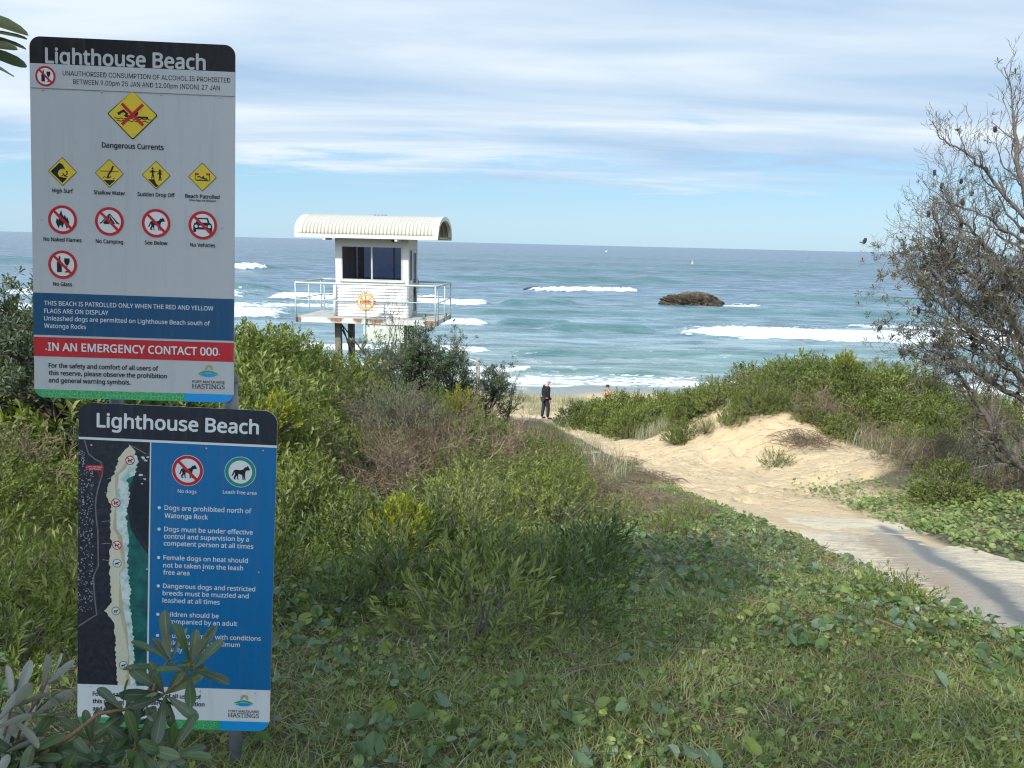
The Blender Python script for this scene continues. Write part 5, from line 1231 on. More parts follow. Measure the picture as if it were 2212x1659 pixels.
def scatter_zone(inside, box, gap, seed, tries=4000):
    rng = random.Random(seed); pts = []
    for _ in range(tries):
        x, y = rng.uniform(box[0], box[1]), rng.uniform(box[2], box[3])
        if inside(x, y) and all((x - a) ** 2 + (y - b) ** 2 > gap * gap for a, b in pts): pts.append((x, y))
    return pts


# thicket between the signs and the tower
def in_left(x, y): return x < float(xl(y)) - np.interp(y, [6, 10, 14, 17, 20, 26], [3.2, 2.7, 2.3, 1.7, 1.2, .9]) and x > -.62 * y - 1.5
def in_brown(x, y): return ((x + .7 - .08 * (y - 10)) / 1.15) ** 2 + ((y - 9.6) / 2.6) ** 2 < 1
for (x, y) in scatter_zone(in_left, (-11, 3, 6.3, 25), .88, 5):
    if in_brown(x, y): continue
    q = vnoise(x * .5 + 3, y * .5, 9)
    if x < -.3 * y + .2 and y > 7.5: kind, lab, gr, sc = 'wattle', 'bright green leafy bush in the thicket between the signs and the lookout tower', 'bright bushes of the tower thicket', prng.uniform(.95, 1.3)
    elif q < .38: kind, lab, gr, sc = 'wattle', 'bright green bush on the bank beside the sandy track', 'bright bushes on the track bank', prng.uniform(.6, .85)
    elif q < .68: kind, lab, gr, sc = 'olive', 'olive green bush with brown stems on the bank beside the sandy track', 'olive bushes on the track bank', prng.uniform(.6, .9)
    else: kind, lab, gr, sc = 'dead', 'dry twiggy half dead bush among the green bushes of the bank', 'dry bushes among the bank bushes', prng.uniform(.55, .8)
    if y > 19: sc *= .8
    sc *= min(1, .40 + .20 * (float(xl(y)) - x))
    put(kind, x, y, sc, lab, gr)
for (x, y) in scatter_zone(in_brown, (-4, 3, 6, 14), .62, 6):
    if prng.random() < .7: put('dead', x, y, prng.uniform(.7, 1.05), 'tangled brown dead bush in the dry patch behind the signs', 'dead bushes of the dry brown patch')
    else: put('olive', x, y, prng.uniform(.5, .85), 'small olive bush growing through the dry brown patch', 'olive bushes in the dry patch')
put('yellow', -.85, 12.6, .7, 'glowing yellow green young bush in front of the dark banksia shrub', var=0, dz=.62)
put('yellow', -2.35, 7.6, .52, 'yellow leaved young bush just beside the capped sign post', var=0, dz=.75)
put('yellow', -.75, 5.2, .55, 'short yellow green sprig beside the lower sign', var=0, dz=.10)
put('grey', -1.55, 10.6, .9, 'blue grey small leaved bush above the dry brown patch', var=0, dz=.55)
for (x, y, sc) in ((-6.6, 14.0, 1.5), (-5.7, 14.6, 1.42), (-5.0, 14.3, 1.32), (-4.5, 15.0, 1.1), (-3.9, 15.3, .95), (-3.3, 15.6, .85), (-7.4, 13.6, 1.7), (-4.7, 13.2, 1.2), (-3.9, 13.6, 1.1)):
    put('wattle', x, y, sc, 'tall bright green bush at the top of the thicket in front of the lookout tower', 'tall bushes crowning the tower thicket')
for (x, y, sc) in ((-2.65, 3.7, .9), (-3.1, 4.1, 1.0), (-2.35, 3.3, .8), (-2.1, 2.95, .7), (-2.75, 3.2, .8), (-2.2, 3.8, .9), (-1.95, 3.4, .8)):
    put('green', x, y, sc, 'leafy knee high shrub in the shade close to the lower sign', 'shaded shrubs close to the lower sign')
for (x, y, sc) in ((2.6, 16.5, .6), (1.6, 17.6, .6), (2.7, 13.4, .6), (1.9, 10.6, .6), (2.3, 9.2, .5), (1.3, 11.2, .7), (1.0, 9.4, .7), (.8, 8.2, .6), (2.6, 14.5, .5), (2.2, 12.8, .5), (1.9, 11.4, .55), (2.4, 10.2, .45), (1.6, 9.6, .5), (1.2, 12.2, .6), (1.5, 13.6, .6), (2.0, 15.8, .6), (.9, 10.8, .5)):
    put('deadlow', x, y, (sc * 1.2, sc * 1.2, sc * 1.1), 'low heap of dry twigs on the bank beside the sandy track', 'twig heaps on the track bank')
# bushes close beside the signs
for (x, y, sc) in ((-3.5, 4.7, .62), (-4.1, 5.6, .75), (-3.1, 5.9, .7), (-2.4, 5.2, .62), (-1.7, 5.9, .65), (-4.9, 6.6, .9), (-1.1, 5.3, .5)):
    put('wattle', x, y, sc, 'pale leafed green bush growing close behind the signs', 'bushes close behind the signs')
# low dark shrubs in the shaded grass in front of the dry patch
for (x, y) in scatter_zone(lambda x, y: -1.7 < x < .12 * y and y > 3.4, (-2, 1.0, 3.4, 5.6), .40, 8):
    k = 'broad' if prng.random() < .55 else 'green'
    put(k, x, y, prng.uniform(.5, .95), 'low dark broad leaved shrub in the shaded grass' if k == 'broad' else 'low mid green shrub in the shaded grass', 'dark low shrubs in the grass' if k == 'broad' else 'green low shrubs in the grass')
for (x, y, sc) in ((2.35, 4.35, .55), (1.5, 6.9, .6), (2.0, 8.2, .6), (1.2, 8.0, .7)): put('green', x, y, sc, 'small leafy shrub on the grassy edge of the concrete ramp', 'small shrubs on the ramp edge')
# right side: bushes beside the man, on the dune crest, and on the slope under the tree
for (x, y) in scatter_zone(lambda x, y: x > float(xr(y)) + .35 - .12 * (y - 26) and x < 8.5 and y > 25.8 and y < 31.5 - .25 * (x - 3), (1.5, 8.5, 25.5, 31.5), .8, 12):
    put('wattle', x, y, prng.uniform(.95, 1.2), 'bright green bush in the dense mound beside the standing man', 'bushes of the green mound beside the man')
def in_crest(x, y): return ((x - 9.6) / 5.4) ** 2 + ((y - 22.6) / 2.9) ** 2 < 1 and sandmask(x, y) < .4
for (x, y) in scatter_zone(in_crest, (5, 15, 19, 26), .85, 13):
    k = 'wattle' if prng.random() < .72 else ('olive' if prng.random() < .6 else 'dead')
    put(k, x, y, prng.uniform(.75, 1.1), {'wattle': 'bright green bush on the crest of the sand dune', 'olive': 'olive bush on the crest of the sand dune', 'dead': 'dry twiggy bush on the crest of the sand dune'}[k], {'wattle': 'bright bushes on the dune crest', 'olive': 'olive bushes on the dune crest', 'dead': 'dry bushes on the dune crest'}[k])
for (x, y, sc) in ((3.3, 30.5, 1.2), (3.85, 29.9, 1.42), (4.3, 29.6, 1.4), (4.9, 29.5, 1.3)): put('wattle', x, y, sc, 'bright green bush in the dense mound beside the standing man', 'bushes of the green mound beside the man', var=0)
put('yellow', 9.6, 22.0, .8, 'yellow young bush at the very top of the dune', var=0, dz=.75)
def in_slope(x, y): return x > np.interp(y, [12, 14, 16, 18, 20.5], [6.9, 8.4, 9.2, 9.2, 8.6]) and sandmask(x, y) < .5
for (x, y) in scatter_zone(in_slope, (6, 14, 12, 20.5), .95, 14):
    k = prng.choices(['wattle', 'olive', 'dead', 'deadlow', 'green'], [3, 3, 3, 2, 2])[0]
    put(k, x, y, prng.uniform(.45, .8), {'wattle': 'bright green bush on the slope below the bare tree', 'olive': 'olive green bush on the slope below the bare tree', 'dead': 'dry twiggy bush on the slope below the bare tree', 'deadlow': 'flat heap of pale dead twigs on the slope below the bare tree', 'green': 'small leafy shrub on the slope below the bare tree'}[k], k + ' plants below the bare tree')
for (x, y, sc) in ((8.2, 15.0, 1.0), (8.8, 15.5, 1.1), (9.3, 14.6, .8), (8.5, 16.4, .8)): put('dead', x, y, (sc, sc, sc * .8), 'bleached tangle of dead branches at the foot of the dune', 'dead branches at the dune foot')
for (x, y, sc) in ((6.1, 20.7, .55), (7.1, 20.5, .6), (7.9, 19.8, .55), (5.5, 21.2, .5), (6.6, 20.9, .62), (8.4, 19.3, .6)): put('wattle' if sc > .54 else 'olive', x, y, sc, 'low bush spilling over the top edge of the bare sand face', 'bushes along the lip of the sand face')
put('deadlow', 7.3, 18.6, 1.2, 'reddish heap of dead roots at the top of the bare sand face', dz=.03, var=0)
put('green', 6.3, 17.6, .9, 'small green plant growing alone on the bare sand face', var=0)
put('wattle', 4.85, 21.4, .62, 'low bright green bush spilling down the sandy shoulder of the dune', var=1)
for (x, y, sc) in ((8.6, 11.2, .6), (7.9, 10.4, .55), (8.9, 10.0, .7), (7.3, 9.1, .5), (8.2, 9.0, .6), (9.4, 11.9, .7)): put('olive', x, y, sc, 'dark olive bush at the edge of the creeper patch beside the ramp', 'olive bushes beside the creeper patch')


# ---- banksias
def whorl(P, A, n, ll, rng, T=LEAF_L, open_=1.0, wid=1.0):
    """leaves round the end of a twig, upper side towards the twig's end"""
    N_ = len(P); a_ = (np.arange(n) * 2.4)[None] + rng.random((N_, 1)) * 6.28 + rng.normal(size=(N_, n)) * .25
    A = nz(A); ref = nz(np.cross(A, np.array([.3, .8, .5]))); B = np.cross(A, ref)
    rad = ref[:, None] * np.cos(a_)[..., None] + B[:, None] * np.sin(a_)[..., None]
    el = (0.15 + 1.0 * np.linspace(0, 1, n))[None] + rng.normal(size=(N_, n)) * .2
    el = np.clip(el / open_, -.2, 1.35)
    d = rad * np.cos(el)[..., None] + A[:, None] * np.sin(el)[..., None]; nrm = nz(A[:, None] - d * (A[:, None] * d).sum(-1, keepdims=True) + 1e-4)
    base = P[:, None] - A[:, None] * (np.linspace(.35, 0, n) * ll)[None, :, None] + rad * .004
    S = ll * (.75 + .4 * rng.random((N_, n))); S3 = np.stack([S * wid, S, S], -1)
    return inst(T[0], T[1], base.reshape(-1, 3), d.reshape(-1, 3), nrm.reshape(-1, 3), S3.reshape(-1, 3))


def cone_mesh():
    mb = MB(); rng = np.random.default_rng(3); n = 12; prof = [(0, .012), (.012, .026), (.03, .032), (.06, .034), (.09, .032), (.115, .024), (.13, .006)]; V = []
    for z, r in prof: V += [(r * (1 + .18 * rng.normal()) * math.cos(6.283 * i / n), r * (1 + .18 * rng.normal()) * math.sin(6.283 * i / n), z) for i in range(n)]
    mb.add(V, [(k * n + i, k * n + (i + 1) % n, (k + 1) * n + (i + 1) % n, (k + 1) * n + i) for k in range(len(prof) - 1) for i in range(n)]); ks = sorted(mb.F)
    return mk('seed_cone', np.concatenate(mb.V), [np.array(mb.F[k]) for k in ks], M_CONE, link=False)


CONE = cone_mesh()
# the half bare tree beyond the ramp: limbs follow those of the photograph's tree
BT = thing('banksia_tree', 'tall half bare tree with twisted grey branches and dark seed cones beside the ramp', 'tree', (8.9, 12.2, float(height(8.9, 12.2))))
o0 = np.array(BT.location); rng = np.random.default_rng(21); out, tips = [], []
def limb(pts, r0, r1, nchild, Lc, levels=(5, 4), upb=.14, t0=.2):
    levels = levels + (3,)
    nchild = int(nchild * 2.3)
    P = np.array(pts, float); s = np.linspace(0, len(P) - 1, len(P) * 4); Pi = np.stack([np.interp(s, np.arange(len(P)), P[:, i]) for i in range(3)], 1)
    for _ in range(2): Pi[1:-1] = (Pi[:-2] + 2 * Pi[1:-1] + Pi[2:]) / 4
    Pi[1:-1] += rng.normal(size=Pi[1:-1].shape) * .018; rad = np.linspace(r0, r1, len(Pi)); out.append((Pi - o0, rad, 0)); T_ = nz(np.gradient(Pi, axis=0))
    for j in range(nchild):
        t = t0 + (1 - t0) * (j + rng.random()) / nchild; i = min(int(t * (len(Pi) - 1)), len(Pi) - 2); side = rdir(1, rng)[0]; side = nz(side - (side @ T_[i]) * T_[i]); a_ = .5 + .5 * rng.random()
        grow(rng, Pi[i] - o0, nz(T_[i] * math.cos(a_) + side * math.sin(a_)), Lc * (.6 + .7 * rng.random()), max(rad[i] * .5, .006), 1, out, tips, (0,) + levels, upb, .24, .8, .55)
    grow(rng, Pi[-1] - o0, T_[-1], Lc * .9, r1, 1, out, tips, (0,) + levels, upb, .24, .8, .55)
limb([(8.9, 12.2, 6.6), (8.6, 12.1, 8.2), (8.5, 12.0, 9.6), (8.6, 12.0, 11.0), (8.75, 12.0, 11.9)], .13, .03, 10, 1.0, (6, 5))            # main stem
limb([(8.55, 12.1, 9.0), (7.9, 11.8, 10.3), (7.55, 11.7, 11.2), (7.25, 11.6, 11.9), (7.1, 11.6, 12.5)], .06, .016, 9, .75, (4, 3), .2)       # upper bare limb
limb([(7.6, 11.7, 11.0), (7.0, 11.7, 11.6), (6.55, 11.7, 11.95), (6.15, 11.7, 12.15)], .028, .008, 6, .45, (4, 2), .2)
limb([(7.75, 11.8, 10.6), (7.15, 11.8, 11.0), (6.6, 11.8, 11.2), (6.3, 11.8, 11.35)], .022, .007, 5, .38, (4, 2), .2)
limb([(8.5, 12.1, 8.6), (7.6, 11.9, 9.6), (6.9, 11.8, 10.2), (6.5, 11.7, 10.4), (6.3, 11.6, 10.8)], .06, .010, 12, .7, (5, 3), .12)        # leafy left limbs
limb([(8.5, 12.1, 8.2), (7.5, 11.8, 9.0), (6.8, 11.7, 9.5), (6.3, 11.6, 9.8), (5.95, 11.5, 10.2)], .05, .008, 13, .7, (5, 3), .10)
limb([(8.6, 12.1, 8.0), (7.6, 11.9, 8.5), (6.9, 11.8, 8.9), (6.5, 11.7, 9.0), (6.2, 11.7, 9.1)], .05, .008, 11, .6, (5, 3), .08)
limb([(8.75, 11.8, 6.85), (8.1, 11.6, 7.15), (7.55, 11.5, 7.6), (7.1, 11.4, 8.2), (6.75, 11.4, 8.7), (6.2, 11.3, 9.0)], .075, .010, 13, .62, (4, 3), .12)   # low limb over the slope
limb([(8.75, 11.8, 7.1), (8.4, 11.5, 7.7), (8.0, 11.4, 8.4), (7.5, 11.4, 9.1), (7.2, 11.4, 9.8)], .055, .012, 12, .65, (5, 3), .12)
limb([(8.55, 12.1, 9.2), (7.9, 12.3, 10.0), (7.3, 12.4, 10.8), (6.9, 12.5, 11.2)], .05, .012, 11, .75, (5, 4), .16)
limb([(8.5, 12.1, 8.9), (7.8, 12.5, 9.4), (7.1, 12.6, 9.9), (6.5, 12.6, 10.3)], .05, .010, 11, .7, (5, 4), .12)
limb([(8.7, 12.0, 10.2), (8.3, 11.9, 11.2), (8.15, 11.8, 11.9), (8.1, 11.8, 12.3)], .05, .014, 9, .62, (5, 4), .2)
limb([(8.9, 12.1, 9.2), (9.5, 12.2, 10.4), (9.9, 12.2, 11.4)], .07, .02, 10, 1.0, (5, 4))
V, Fa = tubes([(p, r) for p, r, l in out if l == 0], ((0.02, 8), (0, 6))); mk('trunk', V, [Fa], M_BARK, None, BT, True)
V, Fa = tubes([(p, r) for p, r, l in out if l > 0], ((0.02, 6), (0.006, 4), (0, 3))); mk('branches', V, [Fa], M_BARK, None, BT)
TP = np.array([t[0] for t in tips]); TD = np.array([t[1] for t in tips]); W_ = TP + o0
bare = (W_[:, 2] > 10.75) & (W_[:, 0] < 8.3); keep = rng.random(len(TP)) < np.where(bare, .012, np.where(W_[:, 2] > 9.9, .16, .14))
V, Fa = whorl(TP[keep], nz(TD[keep] + np.array([0, 0, .5])), 9, .07, rng); mk('foliage', V, [Fa], M_BANKT, None, BT)
ci = rng.choice(len(TP), 95, replace=False)
for i in ci:
    c = bpy.data.objects.new('seed_cone', CONE); COL.objects.link(c); c.parent = BT; c.location = TP[i]; c.rotation_euler = (rng.normal() * .3, rng.normal() * .3, rng.random() * 6); c.scale = (.6 + .2 * rng.random(),) * 3


def banksia_shrub(label, loc, seed, stems, nch, ll, keepf, leafmat=M_BANK, spread=.45, group=None):
    t = thing('banksia_shrub', label, 'shrub', loc, group=group); rng = np.random.default_rng(seed); out, tips = [], []
    for (dx, dy, L, r) in stems: grow(rng, np.array([dx * .15, dy * .15, -.1]), nz(np.array([dx, dy, 1.2])), L, r, 0, out, tips, nch, .12, .2, .62, .5)
    V, Fa = tubes([(p, r) for p, r, l in out], ((0.02, 6), (0.006, 4), (0, 3))); mk('stems', V, [Fa], M_BARKD, None, t)
    TP = np.array([q[0] for q in tips]); TD = np.array([q[1] for q in tips]); k = rng.random(len(TP)) < keepf
    V, Fa = whorl(TP[k], nz(TD[k] + np.array([0, 0, .4])), 9, ll, rng); mk('foliage', V, [Fa], leafmat, None, t)
    return t
banksia_shrub('dark grey green banksia shrub with bare stems in front of the lookout tower', (-1.7, 16.2, float(height(-1.7, 16.2))), 41, [(-.5, .1, 1.45, .035), (-.2, .3, 1.6, .035), (.1, -.1, 1.45, .03), (-.7, .0, 1.3, .03), (.35, .2, 1.3, .03), (-.35, -.4, 1.25, .03), (.55, 0, 1.2, .025), (.75, .1, 1.15, .025)], (9, 7, 3), .08, .75)
banksia_shrub('smaller banksia shrub with many thin dark stems beside the stair post', (-.75, 17.6, float(height(-.75, 17.6))), 42, [(.3, .1, 1.3, .022), (-.2, .2, 1.35, .022), (.1, -.2, 1.2, .02), (.55, .1, 1.1, .02), (-.5, 0, 1.2, .02)], (8, 6, 3), .08, .6)
banksia_shrub('low bushy banksia shrub hiding the foot of the tower legs', (-2.9, 18.4, float(height(-2.9, 18.4))), 47, [(.1, .1, 1.2, .025), (-.4, .2, 1.1, .025), (.5, -.2, 1.2, .025), (.3, .4, 1.1, .02), (-.2, -.4, 1.1, .02), (.9, .1, 1.1, .02)], (8, 6, 3), .08, .7)
banksia_shrub('leafless thin twigged shrub leaning over the dune grass', (-.35, 17.9, float(height(-.35, 17.9))), 43, [(.5, .1, 1.1, .016), (.8, .1, 1.0, .014), (.2, .1, 1.2, .016), (.9, -.1, .9, .012)], (6, 4, 2), .05, .03)
banksia_shrub('leafless pale twigged shrub standing before the tower panel', (-2.9, 17.2, float(height(-2.9, 17.2)) + .2), 44, [(.1, .1, 1.7, .014), (.3, .0, 1.6, .012), (-.2, .1, 1.5, .012), (.45, .1, 1.4, .012)], (5, 4, 2), .05, .03)
banksia_shrub('rounded dark banksia shrub reaching highest behind the upper sign', (-5.6, 8.4, float(height(-5.6, 8.4))), 45, [(.2, .1, 1.55, .05), (-.3, .2, 1.6, .05), (.5, -.1, 1.4, .04), (-.1, -.3, 1.4, .04), (.8, .2, 1.3, .04), (0, .5, 1.5, .04), (-.6, .1, 1.4, .04)], (9, 6, 4), .075, .9, M_GREY)
banksia_shrub('dense dark banksia shrub lower down behind the upper sign', (-4.7, 8.0, float(height(-4.7, 8.0))), 46, [(.2, .1, 1.5, .04), (-.3, .2, 1.6, .04), (.5, -.1, 1.4, .03), (-.5, -.3, 1.4, .03)], (7, 5, 4), .075, .9, M_GREY)

# overhanging tree behind the camera; the tips of one branch reach into view and its crown shades the signs
OT = thing('overhanging_tree', 'dark leaf tips of an overhanging tree entering at the top corner above the tall sign', 'tree', (-4.0, -2.6, float(height(-4.0, -2.6)))); o0 = np.array(OT.location); rng = np.random.default_rng(51); out, tips = [], []
def G(x, y, z): return np.array([x, y, z]) - o0
for (tx, ty, tz) in ((-3.4, -.4, 12.3), (-2.4, -.5, 12.5), (-1.8, -1.7, 12.6), (-5.2, -.6, 12.2), (-3.6, -1.9, 12.8), (-3.4, .5, 12.4)):
    e = G(tx, ty, tz); p0 = np.array([0, 0, .8 + rng.random()]); mid = (p0 + e) / 2 + np.array([0, 0, .35]); out.append((np.array([p0, mid, e]), np.array([.09, .06, .035]), 0))
    for _ in range(3): grow(rng, mid * .3 + e * .7, nz(e - mid + rng.normal(size=3) * .8), 1.1, .03, 1, out, tips, (0, 6, 5), .04, .25, .9, .6)
bt = np.array([(-2.9, -.4, 12.1), (-2.1, .6, 11.6), (-1.5, 1.2, 11.15), (-1.12, 1.48, 10.89)]) - o0; out.append((bt, np.array([.03, .02, .01, .005]), 0)); out.append((np.array([(0, 0, -.4), (.05, .05, 1.2), (.1, .2, 2.2)]), np.array([.22, .18, .14]), 0))
V, Fa = tubes([(p, r) for p, r, l in out], ((0.02, 6), (0, 3))); mk('trunk', V, [Fa], M_BARK, None, OT, True)
lob = []
for (cx, cy, cz, rx, ry, rz_, n) in ((-2.72, .02, 12.25, 1.05, .95, 1.7, 1700), (-1.7, -1.9, 13.0, 1.8, 1.0, .7, 110), (-3.4, -1.2, 11.9, 1.1, .8, .6, 220), (-5.3, -.6, 12.4, 1.4, 1.1, .9, 230)):
    d = rdir(n, rng) * (rng.random(n) ** .4)[:, None]; lob.append(d * np.array([rx, ry, rz_]) + np.array([cx, cy, cz]))
LP = np.concatenate(lob); vis = (LP[:, 1] > .3) & (np.abs(LP[:, 0]) < LP[:, 1] * .72 + .55); LP = LP[~vis] - o0
LA = nz(rdir(len(LP), rng) + np.array([0, 0, .5])); V, Fa = whorl(LP, LA, 10, .145, rng, LEAF_S, 1.0, 1.3); mk('foliage', V, [Fa], M_BANK, None, OT)
tipP = np.array([(-1.06, 1.5, 10.86), (-1.10, 1.5, 10.90), (-1.04, 1.48, 10.855), (-1.02, 1.5, 10.835), (-1.03, 1.5, 10.84), (-1.05, 1.52, 10.82)]) - o0
tipE = np.array([(-.911, 1.5, 10.872), (-.905, 1.52, 10.885), (-.912, 1.5, 10.851), (-.920, 1.5, 10.842), (-.918, 1.5, 10.812), (-.930, 1.5, 10.800)]) - o0
tv = tipE - tipP; ln = np.linalg.norm(tv, axis=1); V, Fa = inst(LEAF_L[0], LEAF_L[1], tipP, tv, np.array([(.2, -.2, 1), (.1, .5, .9), (.1, -.35, 1), (0, .6, .8), (.1, -.9, .55), (0, .3, 1)]), np.stack([ln * .75, ln, ln], 1)); mk('leaf_tip', V, [Fa], M_BANK, None, OT, True)

# near banksia shrub whose branch crosses the lower sign
NB = thing('near_banksia', 'close banksia shrub with grey backed leaves whose brown branch crosses the lower sign', 'shrub', (-1.15, 1.45, float(height(-1.15, 1.45)))); o0 = np.array(NB.location); rng = np.random.default_rng(61)
br = [[(-1.15, 1.44, 8.8), (-1.083, 1.45, 9.352 - .07), (-1.034, 1.5, 9.36), (-.976, 1.56, 9.385), (-.933, 1.6, 9.414), (-.899, 1.64, 9.398), (-.853, 1.68, 9.391), (-.821, 1.7, 9.407)], [(-.821, 1.7, 9.407), (-.787, 1.7, 9.436), (-.764, 1.7, 9.471), (-.756, 1.7, 9.49)],
      [(-.853, 1.68, 9.392), (-.85, 1.72, 9.443), (-.828, 1.74, 9.473)], [(-1.15, 1.46, 8.85), (-1.11, 1.52, 9.3), (-1.074, 1.55, 9.42), (-1.042, 1.58, 9.483), (-1.041, 1.6, 9.5)], [(-1.17, 1.44, 8.85), (-1.12, 1.48, 9.3), (-1.072, 1.5, 9.455), (-1.054, 1.5, 9.524)], [(-1.18, 1.42, 8.85), (-1.12, 1.42, 9.3), (-1.065, 1.45, 9.474), (-1.054, 1.45, 9.529)],
      [(-1.10, 1.5, 9.15), (-1.0, 1.54, 9.28), (-.953, 1.6, 9.34)], [(-1.10, 1.48, 9.1), (-.99, 1.52, 9.25), (-.91, 1.55, 9.32)], [(-1.0, 1.54, 9.26), (-.93, 1.62, 9.32), (-.893, 1.66, 9.35)], [(-1.12, 1.47, 9.2), (-1.05, 1.5, 9.37)], [(-1.1, 1.46, 9.1), (-.97, 1.48, 9.3)], [(-1.05, 1.52, 9.2), (-.92, 1.58, 9.29), (-.846, 1.6, 9.33)], [(-1.14, 1.44, 9.0), (-1.03, 1.44, 9.32)]]
V, Fa = tubes([(np.array(p) - o0, np.linspace(.0062 if i == 0 else .0042, .003 if i == 0 else .0022, len(p))) for i, p in enumerate(br)], ((0, 7),)); mk('branches', V, [Fa], M_BARKN, None, NB, True)
def wh(spots, n, ll, mat, open_, wid, nm):
    P = np.array([s[0] for s in spots]) - o0; A_ = np.array([s[1] for s in spots], float); V, Fa = whorl(P, A_, n, ll, rng, LEAF_L, open_, wid); mk(nm, V, [Fa], mat, None, NB, True, {'rib': np.tile(LEAF_RIB, len(V) // 24)})
wh([((-.756, 1.7, 9.49), (.25, -.15, 1)), ((-.828, 1.74, 9.478), (-.15, -.1, 1))], 9, .100, M_BANKN, .8, 1.0, 'leaf_whorl')
wh([((-.821, 1.69, 9.407), (.3, -.7, .35))], 9, .098, M_BANKN, 1.6, 1.0, 'leaf_whorl')
wh([((-.899, 1.64, 9.405), (-.1, -.2, 1)), ((-.86, 1.67, 9.392), (.1, -.5, -.4))], 6, .075, M_BANKN, 1.0, 1.0, 'leaf_whorl')
wh([((-1.041, 1.6, 9.49), (.25, 1, .25)), ((-1.05, 1.57, 9.44), (.35, 1, .2)), ((-1.085, 1.54, 9.38), (.3, 1, .3))], 8, .088, M_BANKN, .66, .95, 'leaf_whorl')
wh([((-1.054, 1.5, 9.50), (-.1, 1, .3)), ((-1.054, 1.45, 9.5), (.0, 1, .4)), ((-1.08, 1.48, 9.41), (-.2, 1, .3)), ((-1.07, 1.44, 9.36), (.1, 1, .3))], 8, .085, M_BANKN, .66, .95, 'leaf_whorl')
wh([((-.953, 1.6, 9.345), (.3, -.4, .8)), ((-.91, 1.55, 9.325), (.4, -.5, .5)), ((-.893, 1.66, 9.355), (.2, -.3, .8)), ((-1.05, 1.5, 9.375), (.1, -.5, .8)), ((-.97, 1.48, 9.305), (.3, -.6, .5)), ((-.846, 1.6, 9.335), (.5, -.4, .3)), ((-1.03, 1.44, 9.325), (.1, -.6, .6)), ((-.93, 1.52, 9.27), (.3, -.6, .4)), ((-1.0, 1.52, 9.33), (-.2, -.6, .6))], 10, .09, M_BANKN, 1.25, 1.0, 'leaf_whorl')

wh([((-1.0, 1.5, 9.30), (.2, -.4, .8)), ((-1.08, 1.46, 9.33), (.1, -.5, .7)), ((-.90, 1.5, 9.25), (.4, -.5, .5)), ((-.82, 1.56, 9.27), (.5, -.3, .6)), ((-.96, 1.44, 9.24), (.1, -.6, .6)), ((-.78, 1.62, 9.30), (.5, -.2, .6)), ((-1.06, 1.52, 9.26), (-.1, -.4, .8))], 10, .085, M_BANKN, 1.1, .95, 'leaf_whorl')

# ---- ground cover
rng = np.random.default_rng(71)


def field(n, box, dens, seed=0):
    x = rng.uniform(box[0], box[1], n); y = rng.uniform(box[2], box[3], n); k = rng.random(n) < dens(x, y); return x[k], y[k]


def blades(x, y, h, w, lean, name, mat, label, seg=3):
    n = len(x); z = height(x, y); a_ = rng.random(n) * 6.283; hh = h * (.5 + .8 * rng.random(n)); ln = hh * lean * (.3 + rng.random(n)); ww = w * (.7 + .6 * rng.random(n)); Vs = []
    dx, dy = np.cos(a_), np.sin(a_); px_, py_ = -dy, dx
    for k in range(seg):
        t = k / seg; c = ww * (1 - .35 * t) / 2
        for s_ in (-1, 1): Vs.append(np.stack([x + dx * ln * t * t + s_ * px_ * c, y + dy * ln * t * t + s_ * py_ * c, z - .01 + hh * (t - .25 * lean * t * t)], -1))
    Vs.append(np.stack([x + dx * ln, y + dy * ln, z - .01 + hh * (1 - .25 * lean)], -1)); m_ = 2 * seg + 1
    V = np.stack(Vs, 1).reshape(-1, 3); b0 = (np.arange(n) * m_)[:, None]
    Q = np.concatenate([b0 + np.array([[2 * k, 2 * k + 1, 2 * k + 3, 2 * k + 2]]) for k in range(seg - 1)]); T_ = b0 + np.array([[2 * seg - 2, 2 * seg - 1, 2 * seg]])
    o = mk(name, V, [Q, T_], mat); return tag(o, label, None, None, 'stuff')


def left_of_path(x, y): return sstep((xl(y) + .02 - x) / .25)
cl = lambda x, y: fbm(x * 1.1, y * 1.1, 201, 3)
x, y = field(340000, (-5.6, 3.8, 1.5, 5.2), lambda x, y: left_of_path(x, y) * np.clip(1.8 * (cl(x, y) - .16), .12, 1) * np.clip(1.5 - .25 * (y - 1.7), .3, 1)); X1, Y1 = x, y
x, y = field(150000, (-6.5, 3.6, 5.2, 16), lambda x, y: left_of_path(x, y) * np.clip(1.7 * (cl(x, y) - .24), .06, 1)); X1, Y1 = np.r_[X1, x], np.r_[Y1, y]
x, y = field(26000, (5.0, 11, 6.5, 16), lambda x, y: sstep((x - xr(y) - .25) / .6) * np.clip(1.6 * (cl(x, y) - .36), .0, 1)); X1, Y1 = np.r_[X1, x], np.r_[Y1, y]
blades(X1, Y1, .066, .0042, 1.0, 'grass', M_GRASS, 'short green grass covering the ground on both sides of the ramp')
blades(*field(42000, (-3.4, 3.8, 1.5, 9), lambda x, y: left_of_path(x, y) * np.clip(2.4 * (fbm(x * 1.5, y * 1.5, 205, 3) - .36), .03, 1) * np.clip(1.4 - .1 * y, .4, 1)), .075, .0045, 1.5, 'dry_thatch_grass', M_SPIN, 'dry straw coloured blades matted through the green grass')
blades(rng.uniform(-1.35, -.55, 700), rng.uniform(1.95, 2.2, 700), .15, .004, .9, 'grass_tufts', M_GRASS, 'longer grass tufts round the foot of the signs')
